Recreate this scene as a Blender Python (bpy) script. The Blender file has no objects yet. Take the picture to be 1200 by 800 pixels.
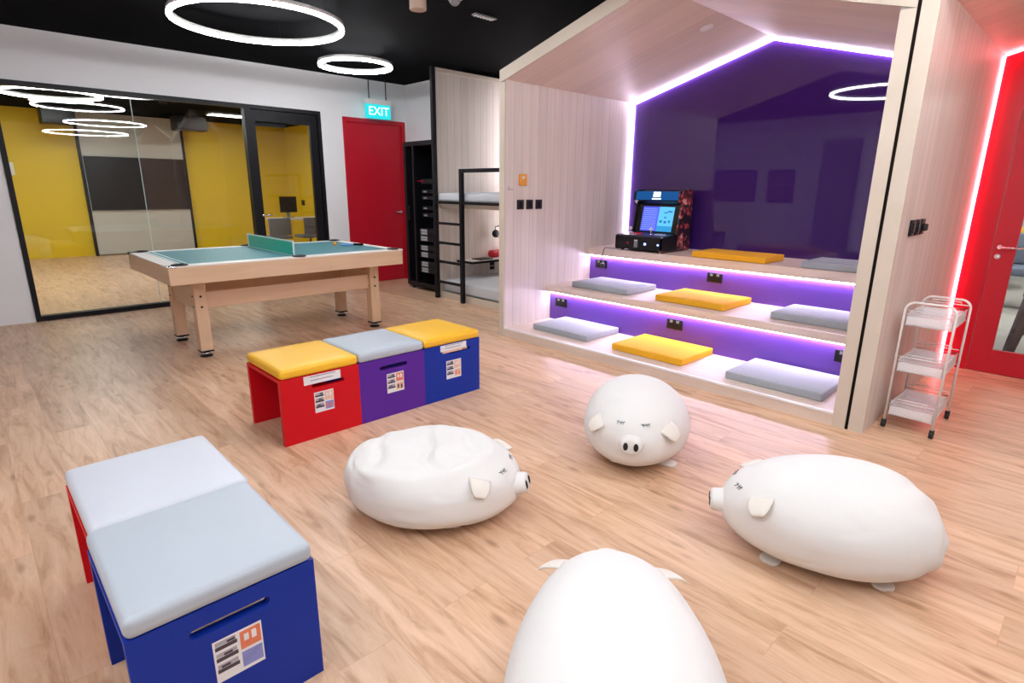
import bpy, bmesh, math, random
from mathutils import Vector, Matrix, noise
random.seed(4)
PI = math.pi
S = bpy.context.scene
COL = S.collection

# ------------------------------------------------------------------ camera, world, exposure
F_PX, YAW, PITCH, ROLL = 666.2, 0.80234, 0.26276, 0.0093
cd = bpy.data.cameras.new('camera')
cam = bpy.data.objects.new('camera', cd); COL.objects.link(cam)
cd.sensor_width = 36; cd.lens = F_PX / 1200 * 36; cd.clip_start = 0.02
_f = Vector((-math.sin(YAW) * math.cos(PITCH), math.cos(YAW) * math.cos(PITCH), -math.sin(PITCH)))
_r = Vector((math.cos(YAW), math.sin(YAW), 0)); _u = _r.cross(_f)
_c, _s = math.cos(ROLL), math.sin(ROLL)
_r2 = _c * _r + _s * _u; _u2 = -_s * _r + _c * _u
cam.matrix_world = Matrix(((_r2.x, _u2.x, -_f.x, 0), (_r2.y, _u2.y, -_f.y, 0), (_r2.z, _u2.z, -_f.z, 1.35), (0, 0, 0, 1)))
S.camera = cam
w = bpy.data.worlds.new('world'); S.world = w; w.use_nodes = True
w.node_tree.nodes['Background'].inputs[0].default_value = (0.8, 0.85, 1, 1)
w.node_tree.nodes['Background'].inputs[1].default_value = 0.05
S.view_settings.view_transform = 'Standard'; S.view_settings.look = 'None'
S.view_settings.gamma = 1; S.view_settings.use_curve_mapping = False
S.view_settings.exposure = 0.12

RING = 60.0          # emission of the ring lamps
LEDV = 36.0          # violet-white strips
LEDR = 26.0
LEDT = 62.0          # strips under the treads          # red strips
PANEL = 36.0         # ceiling panels of the yellow room

# ------------------------------------------------------------------ materials
def new_mat(name):
    m = bpy.data.materials.new(name); m.use_nodes = True
    nt = m.node_tree; nt.nodes.clear()
    return m, nt, nt.nodes, nt.links
def nd(ns, t, **kw):
    n = ns.new(t)
    for k, v in kw.items():
        if k in n.inputs: n.inputs[k].default_value = v
        else: setattr(n, k, v)
    return n
def rgba(c): return (c[0], c[1], c[2], 1)
def plain(name, c, rough=0.5, metal=0.0, noise_amt=0.06, scale=12.0, bump=0.0, spec=0.5, bscale=None, coat=0.0):
    m, nt, ns, lk = new_mat(name)
    out = nd(ns, 'ShaderNodeOutputMaterial'); p = nd(ns, 'ShaderNodeBsdfPrincipled')
    lk.new(p.outputs[0], out.inputs[0])
    p.inputs['Roughness'].default_value = rough; p.inputs['Metallic'].default_value = metal
    p.inputs['Specular IOR Level'].default_value = spec; p.inputs['Coat Weight'].default_value = coat
    tc = nd(ns, 'ShaderNodeTexCoord'); nz = nd(ns, 'ShaderNodeTexNoise'); nz.inputs['Scale'].default_value = scale
    nz.inputs['Detail'].default_value = 4
    lk.new(tc.outputs['Object'], nz.inputs['Vector'])
    mx = nd(ns, 'ShaderNodeMix', data_type='RGBA')
    mx.inputs[6].default_value = rgba([x * (1 - noise_amt) for x in c]); mx.inputs[7].default_value = rgba([min(1, x * (1 + noise_amt)) for x in c])
    lk.new(nz.outputs[0], mx.inputs[0]); lk.new(mx.outputs[2], p.inputs['Base Color'])
    if bump:
        n2 = nd(ns, 'ShaderNodeTexNoise'); n2.inputs['Scale'].default_value = bscale or scale * 8
        lk.new(tc.outputs['Object'], n2.inputs['Vector'])
        b = nd(ns, 'ShaderNodeBump'); b.inputs['Strength'].default_value = bump; b.inputs['Distance'].default_value = 0.01
        lk.new(n2.outputs[0], b.inputs['Height']); lk.new(b.outputs[0], p.inputs['Normal'])
    return m
def emit(name, c, s):
    m, nt, ns, lk = new_mat(name)
    out = nd(ns, 'ShaderNodeOutputMaterial'); e = nd(ns, 'ShaderNodeEmission')
    e.inputs[0].default_value = rgba(c); e.inputs[1].default_value = s
    lk.new(e.outputs[0], out.inputs[0]); return m
def timber(name, c1, c2, axis=None, pitch=0.1, grain=(1.2, 14, 14), rough=0.5, bump=0.05, gw=0.03, gd=0.55):
    """pale timber: stretched grain; with axis set, board grooves every `pitch` along that axis"""
    m, nt, ns, lk = new_mat(name)
    out = nd(ns, 'ShaderNodeOutputMaterial'); p = nd(ns, 'ShaderNodeBsdfPrincipled'); p.inputs['Roughness'].default_value = rough
    lk.new(p.outputs[0], out.inputs[0])
    tc = nd(ns, 'ShaderNodeTexCoord'); mp = nd(ns, 'ShaderNodeMapping'); mp.inputs['Scale'].default_value = grain
    lk.new(tc.outputs['Object'], mp.inputs['Vector'])
    nz = nd(ns, 'ShaderNodeTexNoise'); nz.inputs['Scale'].default_value = 2.2; nz.inputs['Detail'].default_value = 6; nz.inputs['Distortion'].default_value = 0.6
    lk.new(mp.outputs[0], nz.inputs['Vector'])
    mx = nd(ns, 'ShaderNodeMix', data_type='RGBA'); mx.inputs[6].default_value = rgba(c1); mx.inputs[7].default_value = rgba(c2)
    cr = nd(ns, 'ShaderNodeValToRGB'); cr.color_ramp.elements[0].position = 0.3; cr.color_ramp.elements[1].position = 0.7
    lk.new(nz.outputs[0], cr.inputs[0]); lk.new(cr.outputs[0], mx.inputs[0])
    col = mx.outputs[2]; h = nz.outputs[0]
    if axis is not None:
        sx = nd(ns, 'ShaderNodeSeparateXYZ'); lk.new(tc.outputs['Object'], sx.inputs[0])
        dv = nd(ns, 'ShaderNodeMath', operation='DIVIDE'); dv.inputs[1].default_value = pitch; lk.new(sx.outputs[axis], dv.inputs[0])
        fr = nd(ns, 'ShaderNodeMath', operation='FRACT'); lk.new(dv.outputs[0], fr.inputs[0])
        lt = nd(ns, 'ShaderNodeMath', operation='LESS_THAN'); lt.inputs[1].default_value = gw; lk.new(fr.outputs[0], lt.inputs[0])
        fl = nd(ns, 'ShaderNodeMath', operation='FLOOR'); lk.new(dv.outputs[0], fl.inputs[0])
        wn = nd(ns, 'ShaderNodeTexWhiteNoise', noise_dimensions='1D'); lk.new(fl.outputs[0], wn.inputs['W'])
        hs = nd(ns, 'ShaderNodeHueSaturation'); 
        mr = nd(ns, 'ShaderNodeMapRange'); mr.inputs[3].default_value = 0.95; mr.inputs[4].default_value = 1.04
        lk.new(wn.outputs[0], mr.inputs[0]); lk.new(mr.outputs[0], hs.inputs['Value']); lk.new(col, hs.inputs['Color'])
        m2 = nd(ns, 'ShaderNodeMix', data_type='RGBA'); m2.inputs[7].default_value = rgba([x * gd for x in c1])
        lk.new(lt.outputs[0], m2.inputs[0]); lk.new(hs.outputs[0], m2.inputs[6]); col = m2.outputs[2]
    lk.new(col, p.inputs['Base Color'])
    b = nd(ns, 'ShaderNodeBump'); b.inputs['Strength'].default_value = bump; b.inputs['Distance'].default_value = 0.005
    lk.new(h, b.inputs['Height']); lk.new(b.outputs[0], p.inputs['Normal'])
    return m
def floor_mat():
    m, nt, ns, lk = new_mat('oak_plank_floor')
    out = nd(ns, 'ShaderNodeOutputMaterial'); p = nd(ns, 'ShaderNodeBsdfPrincipled'); lk.new(p.outputs[0], out.inputs[0])
    p.inputs['Roughness'].default_value = 0.36; p.inputs['Specular IOR Level'].default_value = 0.4
    tc = nd(ns, 'ShaderNodeTexCoord')
    br = nd(ns, 'ShaderNodeTexBrick'); br.offset = 0.37; br.offset_frequency = 2
    br.inputs['Scale'].default_value = 1; br.inputs['Brick Width'].default_value = 1.3; br.inputs['Row Height'].default_value = 0.19
    br.inputs['Mortar Size'].default_value = 0.0012; br.inputs['Mortar Smooth'].default_value = 0.3; br.inputs['Bias'].default_value = 0
    br.inputs['Color1'].default_value = (0, 0, 0, 1); br.inputs['Color2'].default_value = (1, 1, 1, 1); br.inputs['Mortar'].default_value = (0.5, 0.5, 0.5, 1)
    lk.new(tc.outputs['Object'], br.inputs['Vector'])
    # a different stretch of grain in every plank
    vm = nd(ns, 'ShaderNodeVectorMath', operation='MULTIPLY_ADD'); vm.inputs[1].default_value = (37.0, 11.0, 5.0)
    lk.new(br.outputs['Color'], vm.inputs[0]); lk.new(tc.outputs['Object'], vm.inputs[2])
    mp = nd(ns, 'ShaderNodeMapping'); mp.inputs['Scale'].default_value = (1.5, 11, 1); lk.new(vm.outputs[0], mp.inputs['Vector'])
    nz = nd(ns, 'ShaderNodeTexNoise'); nz.inputs['Scale'].default_value = 1.6; nz.inputs['Detail'].default_value = 8; nz.inputs['Roughness'].default_value = 0.66; nz.inputs['Distortion'].default_value = 0.7
    lk.new(mp.outputs[0], nz.inputs['Vector'])
    cr = nd(ns, 'ShaderNodeValToRGB'); e = cr.color_ramp.elements
    e[0].position = 0.31; e[0].color = (0.44, 0.235, 0.130, 1); e[1].position = 0.69; e[1].color = (0.76, 0.525, 0.365, 1)
    n = cr.color_ramp.elements.new(0.5); n.color = (0.655, 0.415, 0.262, 1)
    lk.new(nz.outputs[0], cr.inputs[0])
    # broad tone per plank
    hs = nd(ns, 'ShaderNodeHueSaturation'); mr = nd(ns, 'ShaderNodeMapRange'); mr.inputs[3].default_value = 0.9; mr.inputs[4].default_value = 1.08
    lk.new(br.outputs['Color'], mr.inputs[0]); lk.new(mr.outputs[0], hs.inputs['Value']); lk.new(cr.outputs[0], hs.inputs['Color'])
    # knots
    mk = nd(ns, 'ShaderNodeMapping'); mk.inputs['Scale'].default_value = (3.2, 8.5, 1); lk.new(vm.outputs[0], mk.inputs['Vector'])
    vo = nd(ns, 'ShaderNodeTexVoronoi'); vo.inputs['Scale'].default_value = 1.0; lk.new(mk.outputs[0], vo.inputs['Vector'])
    kr = nd(ns, 'ShaderNodeMapRange'); kr.inputs[1].default_value = 0.04; kr.inputs[2].default_value = 0.17; kr.inputs[3].default_value = 0.7; kr.inputs[4].default_value = 0
    lk.new(vo.outputs['Distance'], kr.inputs[0])
    mx = nd(ns, 'ShaderNodeMix', data_type='RGBA'); mx.inputs[7].default_value = (0.33, 0.17, 0.09, 1)
    lk.new(kr.outputs[0], mx.inputs[0]); lk.new(hs.outputs[0], mx.inputs[6])
    m3 = nd(ns, 'ShaderNodeMix', data_type='RGBA'); m3.inputs[7].default_value = (0.36, 0.2, 0.12, 1)
    mf = nd(ns, 'ShaderNodeMath', operation='MULTIPLY'); mf.inputs[1].default_value = 0.35
    lk.new(br.outputs['Fac'], mf.inputs[0]); lk.new(mf.outputs[0], m3.inputs[0]); lk.new(mx.outputs[2], m3.inputs[6])
    lk.new(m3.outputs[2], p.inputs['Base Color'])
    b = nd(ns, 'ShaderNodeBump'); b.inputs['Strength'].default_value = 0.06; b.inputs['Distance'].default_value = 0.004
    lk.new(nz.outputs[0], b.inputs['Height']); lk.new(b.outputs[0], p.inputs['Normal'])
    return m
def glass_mat(name, tint=(0.93, 0.96, 0.95), ior=1.5):
    m, nt, ns, lk = new_mat(name)
    out = nd(ns, 'ShaderNodeOutputMaterial'); t = nd(ns, 'ShaderNodeBsdfTransparent'); t.inputs[0].default_value = rgba(tint)
    g = nd(ns, 'ShaderNodeBsdfGlossy'); g.inputs['Roughness'].default_value = 0.0
    fr = nd(ns, 'ShaderNodeFresnel'); fr.inputs[0].default_value = ior
    mx = nd(ns, 'ShaderNodeMixShader'); lk.new(fr.outputs[0], mx.inputs[0]); lk.new(t.outputs[0], mx.inputs[1]); lk.new(g.outputs[0], mx.inputs[2])
    lk.new(mx.outputs[0], out.inputs[0]); return m
def mesh_mat(name, c, pitch, axes, fill):
    """perforated sheet: little square holes in a lattice"""
    m, nt, ns, lk = new_mat(name)
    out = nd(ns, 'ShaderNodeOutputMaterial'); p = nd(ns, 'ShaderNodeBsdfPrincipled'); p.inputs['Base Color'].default_value = rgba(c); p.inputs['Roughness'].default_value = 0.4
    t = nd(ns, 'ShaderNodeBsdfTransparent'); mx = nd(ns, 'ShaderNodeMixShader')
    tc = nd(ns, 'ShaderNodeTexCoord'); sx = nd(ns, 'ShaderNodeSeparateXYZ'); lk.new(tc.outputs['Object'], sx.inputs[0])
    outs = []
    for a in range(3):
        d = nd(ns, 'ShaderNodeMath', operation='DIVIDE'); d.inputs[1].default_value = pitch; lk.new(sx.outputs[a], d.inputs[0])
        f = nd(ns, 'ShaderNodeMath', operation='FRACT'); lk.new(d.outputs[0], f.inputs[0])
        g = nd(ns, 'ShaderNodeMath', operation='LESS_THAN'); g.inputs[1].default_value = fill; lk.new(f.outputs[0], g.inputs[0]); outs.append(g)
    # the axis along the sheet's own normal is left out by its geometry normal
    geo = nd(ns, 'ShaderNodeNewGeometry'); sn = nd(ns, 'ShaderNodeSeparateXYZ'); lk.new(geo.outputs['Normal'], sn.inputs[0])
    acc = None
    for a in range(3):
        ab = nd(ns, 'ShaderNodeMath', operation='ABSOLUTE'); lk.new(sn.outputs[a], ab.inputs[0])
        lt = nd(ns, 'ShaderNodeMath', operation='LESS_THAN'); lt.inputs[1].default_value = 0.7; lk.new(ab.outputs[0], lt.inputs[0])
        mu = nd(ns, 'ShaderNodeMath', operation='MULTIPLY'); lk.new(lt.outputs[0], mu.inputs[0]); lk.new(outs[a].outputs[0], mu.inputs[1])
        if acc is None: acc = mu
        else:
            mm = nd(ns, 'ShaderNodeMath', operation='MAXIMUM'); lk.new(acc.outputs[0], mm.inputs[0]); lk.new(mu.outputs[0], mm.inputs[1]); acc = mm
    lk.new(acc.outputs[0], mx.inputs[0]); lk.new(t.outputs[0], mx.inputs[1]); lk.new(p.outputs[0], mx.inputs[2]); lk.new(mx.outputs[0], out.inputs[0])
    return m

M = {}
M['floor'] = floor_mat()
M['white_paint'] = plain('white_wall_paint', (0.78, 0.78, 0.80), 0.7, noise_amt=0.02, scale=2, bump=0.02)
M['black_paint'] = plain('black_ceiling_paint', (0.0022, 0.0022, 0.003), 0.9, noise_amt=0.3, scale=3, spec=0.04)
M['yellow_paint'] = plain('yellow_wall_paint', (0.76, 0.53, 0.006), 0.6, noise_amt=0.03, scale=2)
M['red_paint'] = plain('red_paint', (0.50, 0.004, 0.020), 0.45, noise_amt=0.04, scale=3)
M['red_gloss'] = plain('red_back_painted_panel', (0.50, 0.001, 0.018), 0.25, noise_amt=0.02, scale=3)
M['black_metal'] = plain('black_powder_coat', (0.006, 0.006, 0.009), 0.45, noise_amt=0.15, scale=20, spec=0.25)
M['black_plastic'] = plain('black_plastic', (0.007, 0.006, 0.008), 0.4, noise_amt=0.15, scale=25, spec=0.3)
M['dark_gap'] = plain('dark_brown_rubber', (0.010, 0.007, 0.006), 0.8, spec=0.1)
M['boards'] = timber('pale_timber_boards', (0.60, 0.52, 0.46), (0.67, 0.59, 0.53), axis=1, pitch=0.105, grain=(0.5, 9, 0.5))
M['roof_boards'] = timber('pale_timber_lining', (0.62, 0.49, 0.42), (0.68, 0.55, 0.475), axis=1, pitch=0.21, grain=(0.8, 16, 0.8), gw=0.012, gd=0.75)
M['trim_timber'] = timber('pale_trim_timber', (0.57, 0.485, 0.395), (0.62, 0.54, 0.45), grain=(0.8, 3, 0.8))
M['tread_timber'] = timber('pale_tread_timber', (0.64, 0.51, 0.43), (0.73, 0.60, 0.52), grain=(0.7, 12, 12))
M['table_timber'] = timber('beech_table_timber', (0.62, 0.415, 0.25), (0.69, 0.48, 0.305), grain=(12, 0.9, 9))
M['table_leg'] = timber('beech_leg_timber', (0.62, 0.415, 0.25), (0.69, 0.48, 0.305), grain=(9, 9, 0.9))
M['violet_riser'] = plain('violet_riser_paint', (0.125, 0.045, 0.36), 0.4, noise_amt=0.04, scale=3)
M['violet_glass'] = plain('violet_back_painted_glass', (0.046, 0.014, 0.135), 0.02, noise_amt=0.02, scale=2, spec=0.75)
M['led_violet'] = emit('violet_white_led', (0.86, 0.76, 1.0), LEDV)
M['led_tread'] = emit('violet_white_tread_led', (0.86, 0.76, 1.0), LEDT)
M['led_red'] = emit('red_led', (1.0, 0.17, 0.21), LEDR)
M['led_ring'] = emit('ring_lamp_diffuser', (0.96, 0.97, 1.0), RING)
M['led_panel'] = emit('ceiling_panel_diffuser', (1.0, 0.98, 0.94), PANEL)
M['led_white'] = emit('white_led', (1.0, 0.93, 0.97), 30.0)
M['white_metal'] = plain('white_powder_coat', (0.80, 0.79, 0.78), 0.35, noise_amt=0.02)
M['chrome'] = plain('chrome', (0.7, 0.7, 0.72), 0.18, metal=1.0)
M['glass'] = glass_mat('window_glass')
M['clear'] = glass_mat('door_glass', (0.95, 0.96, 0.95))
M['grey_vinyl'] = plain('grey_blue_vinyl', (0.42, 0.47, 0.52), 0.5, noise_amt=0.03, scale=8, bump=0.05, bscale=300)
M['pale_vinyl'] = plain('pale_grey_vinyl', (0.56, 0.585, 0.64), 0.5, noise_amt=0.03, scale=8, bump=0.05, bscale=300)
M['yellow_vinyl'] = plain('yellow_vinyl', (0.86, 0.47, 0.018), 0.45, noise_amt=0.03, scale=8, bump=0.05, bscale=300)
M['grey_fabric'] = plain('grey_blue_fabric', (0.36, 0.385, 0.42), 0.9, noise_amt=0.12, scale=60, bump=0.25, bscale=400)
M['yellow_fabric'] = plain('yellow_fabric', (0.83, 0.41, 0.012), 0.85, noise_amt=0.08, scale=60, bump=0.2, bscale=400)
M['box_red'] = plain('red_box_laminate', (0.58, 0.003, 0.010), 0.45, noise_amt=0.02, spec=0.25)
M['box_violet'] = plain('violet_box_laminate', (0.092, 0.018, 0.285), 0.45, noise_amt=0.02, spec=0.25)
M['box_blue'] = plain('blue_box_laminate', (0.004, 0.030, 0.30), 0.45, noise_amt=0.02, spec=0.25)
M['paper'] = plain('paper', (0.75, 0.74, 0.76), 0.6, noise_amt=0.02)
M['ink'] = plain('print_dark', (0.06, 0.045, 0.06), 0.6)
M['ink_grey'] = plain('print_grey', (0.38, 0.36, 0.40), 0.6, noise_amt=0.3, scale=80)
M['ink_orange'] = plain('print_orange', (0.72, 0.20, 0.10), 0.6, noise_amt=0.25, scale=60)
M['ink_peach'] = plain('print_peach', (0.76, 0.48, 0.34), 0.6, noise_amt=0.25, scale=60)
M['ink_blue'] = plain('print_blue', (0.22, 0.25, 0.55), 0.6, noise_amt=0.25, scale=60)
M['felt'] = plain('teal_playfield', (0.045, 0.19, 0.215), 0.5, noise_amt=0.04, scale=5)
M['rail_white'] = plain('cream_rail_laminate', (0.76, 0.71, 0.66), 0.4, noise_amt=0.02)
M['line_white'] = plain('pale_line', (0.62, 0.78, 0.76), 0.5)
M['net'] = mesh_mat('green_net', (0.01, 0.52, 0.38), 0.009, None, 0.66)
M['ball'] = plain('orange_celluloid', (0.85, 0.33, 0.03), 0.35)
M['bat_blue'] = plain('blue_rubber', (0.08, 0.26, 0.58), 0.6)
M['canvas'] = plain('white_canvas', (0.74, 0.725, 0.70), 0.85, noise_amt=0.02, scale=6, bump=0.08, bscale=30)
M['felt_cream'] = plain('cream_felt', (0.74, 0.69, 0.62), 0.9, noise_amt=0.03, bump=0.05)
M['seam'] = plain('cream_piping', (0.70, 0.58, 0.45), 0.8)
M['eye_grey'] = plain('grey_thread', (0.12, 0.12, 0.14), 0.8)
M['nostril'] = plain('black_felt', (0.01, 0.01, 0.012), 0.9)
M['rubber'] = plain('black_rubber', (0.01, 0.01, 0.011), 0.55)
M['mattress'] = plain('white_bedding', (0.55, 0.56, 0.59), 0.9, noise_amt=0.03, bump=0.15, bscale=18)
M['orange_card'] = plain('orange_card', (0.72, 0.30, 0.03), 0.5)
M['grey_floor'] = plain('grey_carpet', (0.36, 0.36, 0.34), 0.9, noise_amt=0.15, scale=40)
M['board_white'] = plain('whiteboard', (0.52, 0.50, 0.46), 0.35, noise_amt=0.03, scale=2)
M['screen_black'] = plain('black_glass', (0.016, 0.013, 0.011), 0.25, noise_amt=0.1, spec=0.25)
M['grey_plastic'] = plain('grey_plastic', (0.22, 0.22, 0.24), 0.5)
M['port_grey'] = plain('port_grey', (0.40, 0.41, 0.43), 0.5)
M['mid_grey'] = plain('grey_upholstery', (0.13, 0.125, 0.13), 0.8)
M['slate_blue'] = plain('slate_blue_upholstery', (0.10, 0.14, 0.20), 0.8)
M['mesh_white'] = mesh_mat('white_perforated_sheet', (0.82, 0.82, 0.84), 0.007, None, 0.50)
M['cyl_beige'] = plain('beige_lamp_body', (0.52, 0.40, 0.32), 0.5)
M['door_white'] = plain('white_door', (0.62, 0.62, 0.65), 0.5)

# ------------------------------------------------------------------ mesh building
class MB:
    def __init__(self): self.v = []; self.f = []; self.m = []; self.sm = []
    def add(self, vs, fs, mi=0, smooth=False):
        o = len(self.v); self.v += [tuple(x) for x in vs]
        for f in fs: self.f.append([i + o for i in f]); self.m.append(mi); self.sm.append(smooth)
    def box(self, lo, hi, mi=0):
        x0, y0, z0 = lo; x1, y1, z1 = hi
        self.add([(x0, y0, z0), (x1, y0, z0), (x1, y1, z0), (x0, y1, z0), (x0, y0, z1), (x1, y0, z1), (x1, y1, z1), (x0, y1, z1)],
                 [(0, 3, 2, 1), (4, 5, 6, 7), (0, 1, 5, 4), (1, 2, 6, 5), (2, 3, 7, 6), (3, 0, 4, 7)], mi)
    def rbox(self, lo, hi, r=0.005, n=2, mi=0, bulge=0.0, cuts=0):
        """box with rounded edges (radius r), optional bulge of the top"""
        lo = Vector(lo); hi = Vector(hi); r = min(r, min(hi - lo) / 2 * 0.999)
        def ticks(a, b):
            t = [a + r * (1 - math.cos(k / n * PI / 2)) for k in range(n)]
            inner = [a + r + (b - a - 2 * r) * k / (cuts + 1) for k in range(cuts + 2)]
            return t + inner + [b - x + a for x in reversed(t)]
        T = [ticks(lo[i], hi[i]) for i in range(3)]
        idx = {}; vs = []; fs = []
        def vid(p):
            k = tuple(round(x, 6) for x in p)
            if k not in idx:
                q = Vector(p); c = Vector([min(max(q[i], lo[i] + r), hi[i] - r) for i in range(3)])
                d = q - c
                if d.length > 1e-9: q = c + d.normalized() * r
                if bulge:
                    u = (2 * p[0] - lo.x - hi.x) / (hi.x - lo.x); v = (2 * p[1] - lo.y - hi.y) / (hi.y - lo.y)
                    q.z += bulge * (1 - u ** 4) * (1 - v ** 4) * (p[2] - lo.z) / (hi.z - lo.z)
                idx[k] = len(vs); vs.append(q)
            return idx[k]
        for ax in range(3):
            a, b = [(1, 2), (2, 0), (0, 1)][ax]
            for side in (0, 1):
                for i in range(len(T[a]) - 1):
                    for j in range(len(T[b]) - 1):
                        q = []
                        for (ii, jj) in ((i, j), (i + 1, j), (i + 1, j + 1), (i, j + 1)):
                            p = [0, 0, 0]; p[ax] = (lo, hi)[side][ax]; p[a] = T[a][ii]; p[b] = T[b][jj]; q.append(vid(p))
                        q = q if side else q[::-1]
                        if len(set(q)) > 2: fs.append(q)
        self.add(vs, fs, mi, True)
    def prism(self, pts, axis, a, b, mi=0):
        """polygon pts (2-D, in the two other axes in order) extruded along axis from a to b"""
        def P(p, t): q = list(p); q.insert(axis, t); return q
        n = len(pts); vs = [P(p, a) for p in pts] + [P(p, b) for p in pts]
        fs = [list(range(n))[::-1], [i + n for i in range(n)]] + [(i, (i + 1) % n, (i + 1) % n + n, i + n) for i in range(n)]
        self.add(vs, fs, mi)
    def tube(self, path, r, n=10, closed=False, mi=0, rads=None):
        P = [Vector(p) for p in path]; k = len(P); vs = []; fs = []
        prev = None
        for i in range(k):
            if closed: t = (P[(i + 1) % k] - P[i - 1]).normalized()
            else: t = (P[min(i + 1, k - 1)] - P[max(i - 1, 0)]).normalized()
            if prev is None:
                a = Vector((0, 0, 1)) if abs(t.z) < 0.9 else Vector((1, 0, 0))
                u = t.cross(a).normalized()
            else: u = (prev - prev.dot(t) * t).normalized()
            prev = u; v = t.cross(u); rr = rads[i] if rads else r
            vs += [P[i] + rr * (math.cos(2 * PI * j / n) * u + math.sin(2 * PI * j / n) * v) for j in range(n)]
        for i in range(k if closed else k - 1):
            i2 = (i + 1) % k
            fs += [(i * n + j, i * n + (j + 1) % n, i2 * n + (j + 1) % n, i2 * n + j) for j in range(n)]
        self.add(vs, fs, mi, True)
        if not closed:
            self.add(vs[:n], [list(range(n))[::-1]], mi); self.add(vs[-n:], [list(range(n))], mi)
    def lathe(self, prof, c=(0, 0, 0), axis=2, n=32, mi=0, closed=False, smooth=True):
        """profile [(radius, height)] turned round an axis through c"""
        vs = []; fs = []; k = len(prof)
        for (r, h) in prof:
            for j in range(n):
                a = 2 * PI * j / n; p = [r * math.cos(a), r * math.sin(a)]
                p.insert(axis, h); 
                vs.append((p[0] + c[0], p[1] + c[1], p[2] + c[2]))
        flip = axis == 1
        for i in range(k if closed else k - 1):
            i2 = (i + 1) % k
            for j in range(n):
                q = (i * n + j, i * n + (j + 1) % n, i2 * n + (j + 1) % n, i2 * n + j)
                fs.append(q[::-1] if flip else q)
        self.add(vs, fs, mi, smooth)
    def cyl(self, c, r, h, axis=2, n=20, mi=0, r2=None):
        r2 = r if r2 is None else r2
        self.lathe([(0.0001, 0), (r, 0)], c, axis, n, mi, smooth=False); self.lathe([(r, 0), (r2, h)], c, axis, n, mi); self.lathe([(r2, h), (0.0001, h)], c, axis, n, mi, smooth=False)
def build(name, mb, mats, parent=None, local=False, bevel=0.0):
    me = bpy.data.meshes.new(name)
    off = Vector((0, 0, 0))
    if parent is not None and not local:
        q = parent
        while q is not None: off = off + q.location; q = q.parent
    me.from_pydata([Vector(v) - off for v in mb.v], [], mb.f); me.validate()
    if len(me.polygons) == len(mb.f):
        for p, mi, sm in zip(me.polygons, mb.m, mb.sm): p.material_index = mi; p.use_smooth = sm
    bm = bmesh.new(); bm.from_mesh(me); bmesh.ops.remove_doubles(bm, verts=bm.verts, dist=1e-5)
    bmesh.ops.recalc_face_normals(bm, faces=bm.faces); bm.to_mesh(me); bm.free()
    for m in (mats if isinstance(mats, (list, tuple)) else [mats]): me.materials.append(M[m] if isinstance(m, str) else m)
    o = bpy.data.objects.new(name, me); COL.objects.link(o)
    if parent is not None: o.parent = parent
    if bevel:
        b = o.modifiers.new('bevel', 'BEVEL'); b.width = bevel; b.segments = 2; b.limit_method = 'ANGLE'; b.angle_limit = 0.6
    return o
def tag(o, label=None, cat=None, group=None, kind=None):
    if label: o['label'] = label
    if cat: o['category'] = cat
    if group: o['group'] = group
    if kind: o['kind'] = kind
    return o
def thing(name, loc, label, cat, group=None, rz=0.0, kind=None):
    o = bpy.data.objects.new(name, None); COL.objects.link(o); o.location = loc; o.rotation_euler = (0, 0, rz)
    o.empty_display_size = 0.1
    return tag(o, label, cat, group, kind)
def one(fn):
    mb = MB(); fn(mb); return mb
def boxes(*bs):
    mb = MB()
    for lo, hi in bs: mb.box(lo, hi)
    return mb
def copy_tree(o, parent=None):
    c = o.copy(); COL.objects.link(c)
    if parent is not None: c.parent = parent
    for ch in [x for x in list(COL.objects) if x.parent == o]: copy_tree(ch, c)
    return c
def text_obj(name, s, size, mat, parent, loc, rot, depth=0.002):
    cu = bpy.data.curves.new(name, 'FONT'); cu.body = s; cu.size = size; cu.extrude = depth; cu.align_x = 'CENTER'; cu.align_y = 'CENTER'
    t = bpy.data.objects.new(name + '_curve', cu); COL.objects.link(t)
    dg = bpy.context.evaluated_depsgraph_get(); me = bpy.data.meshes.new_from_object(t.evaluated_get(dg))
    bpy.data.objects.remove(t, do_unlink=True)
    o = bpy.data.objects.new(name, me); COL.objects.link(o); me.materials.clear(); me.materials.append(M[mat])
    o.parent = parent; o.location = loc; o.rotation_euler = rot
    return o

# ================================================================== THE SETTING
XL, YB = -7.387, 4.965        # left wall plane, short back wall plane
ZC = 2.755                    # ceiling
def struct(name, mb, mats, label=None, cat='wall', parent=None, bevel=0.0):
    o = build(name, mb, mats, parent, bevel=bevel)
    if parent is None: tag(o, label, cat, kind='structure')
    return o
struct('floor', boxes(((-14.0, -2.0, -0.1), (3.6, 5.7, 0))), 'floor', 'light oak plank floor running through the whole room', 'floor')
struct('ceiling', boxes(((XL - 0.1, -2.0, ZC), (3.6, 6.4, ZC + 0.1))), 'black_paint', 'black painted ceiling above the white walls', 'ceiling')
wt = 0.10
WY0, WY1, WZ1 = 0.43, 3.652, 2.286    # glazed opening in the left wall
DY0, DY1, DZ1 = 3.96, 4.93, 2.255     # red door frame
struct('wall_left', boxes(((XL - wt, -2.0, 0), (XL, WY0, ZC)), ((XL - wt, WY0, WZ1), (XL, WY1, ZC)), ((XL - wt, WY1, 0), (XL, DY0, ZC)),
                          ((XL - wt, DY0, DZ1), (XL, DY1, ZC)), ((XL - wt, DY1, 0), (XL, YB + 0.1, ZC))), 'white_paint', 'white wall on the left holding the glazed screen and red door')
struct('wall_back', boxes(((XL, YB, 0), (-6.1, YB + 0.1, ZC))), 'white_paint', 'short white wall behind the server rack')
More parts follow.
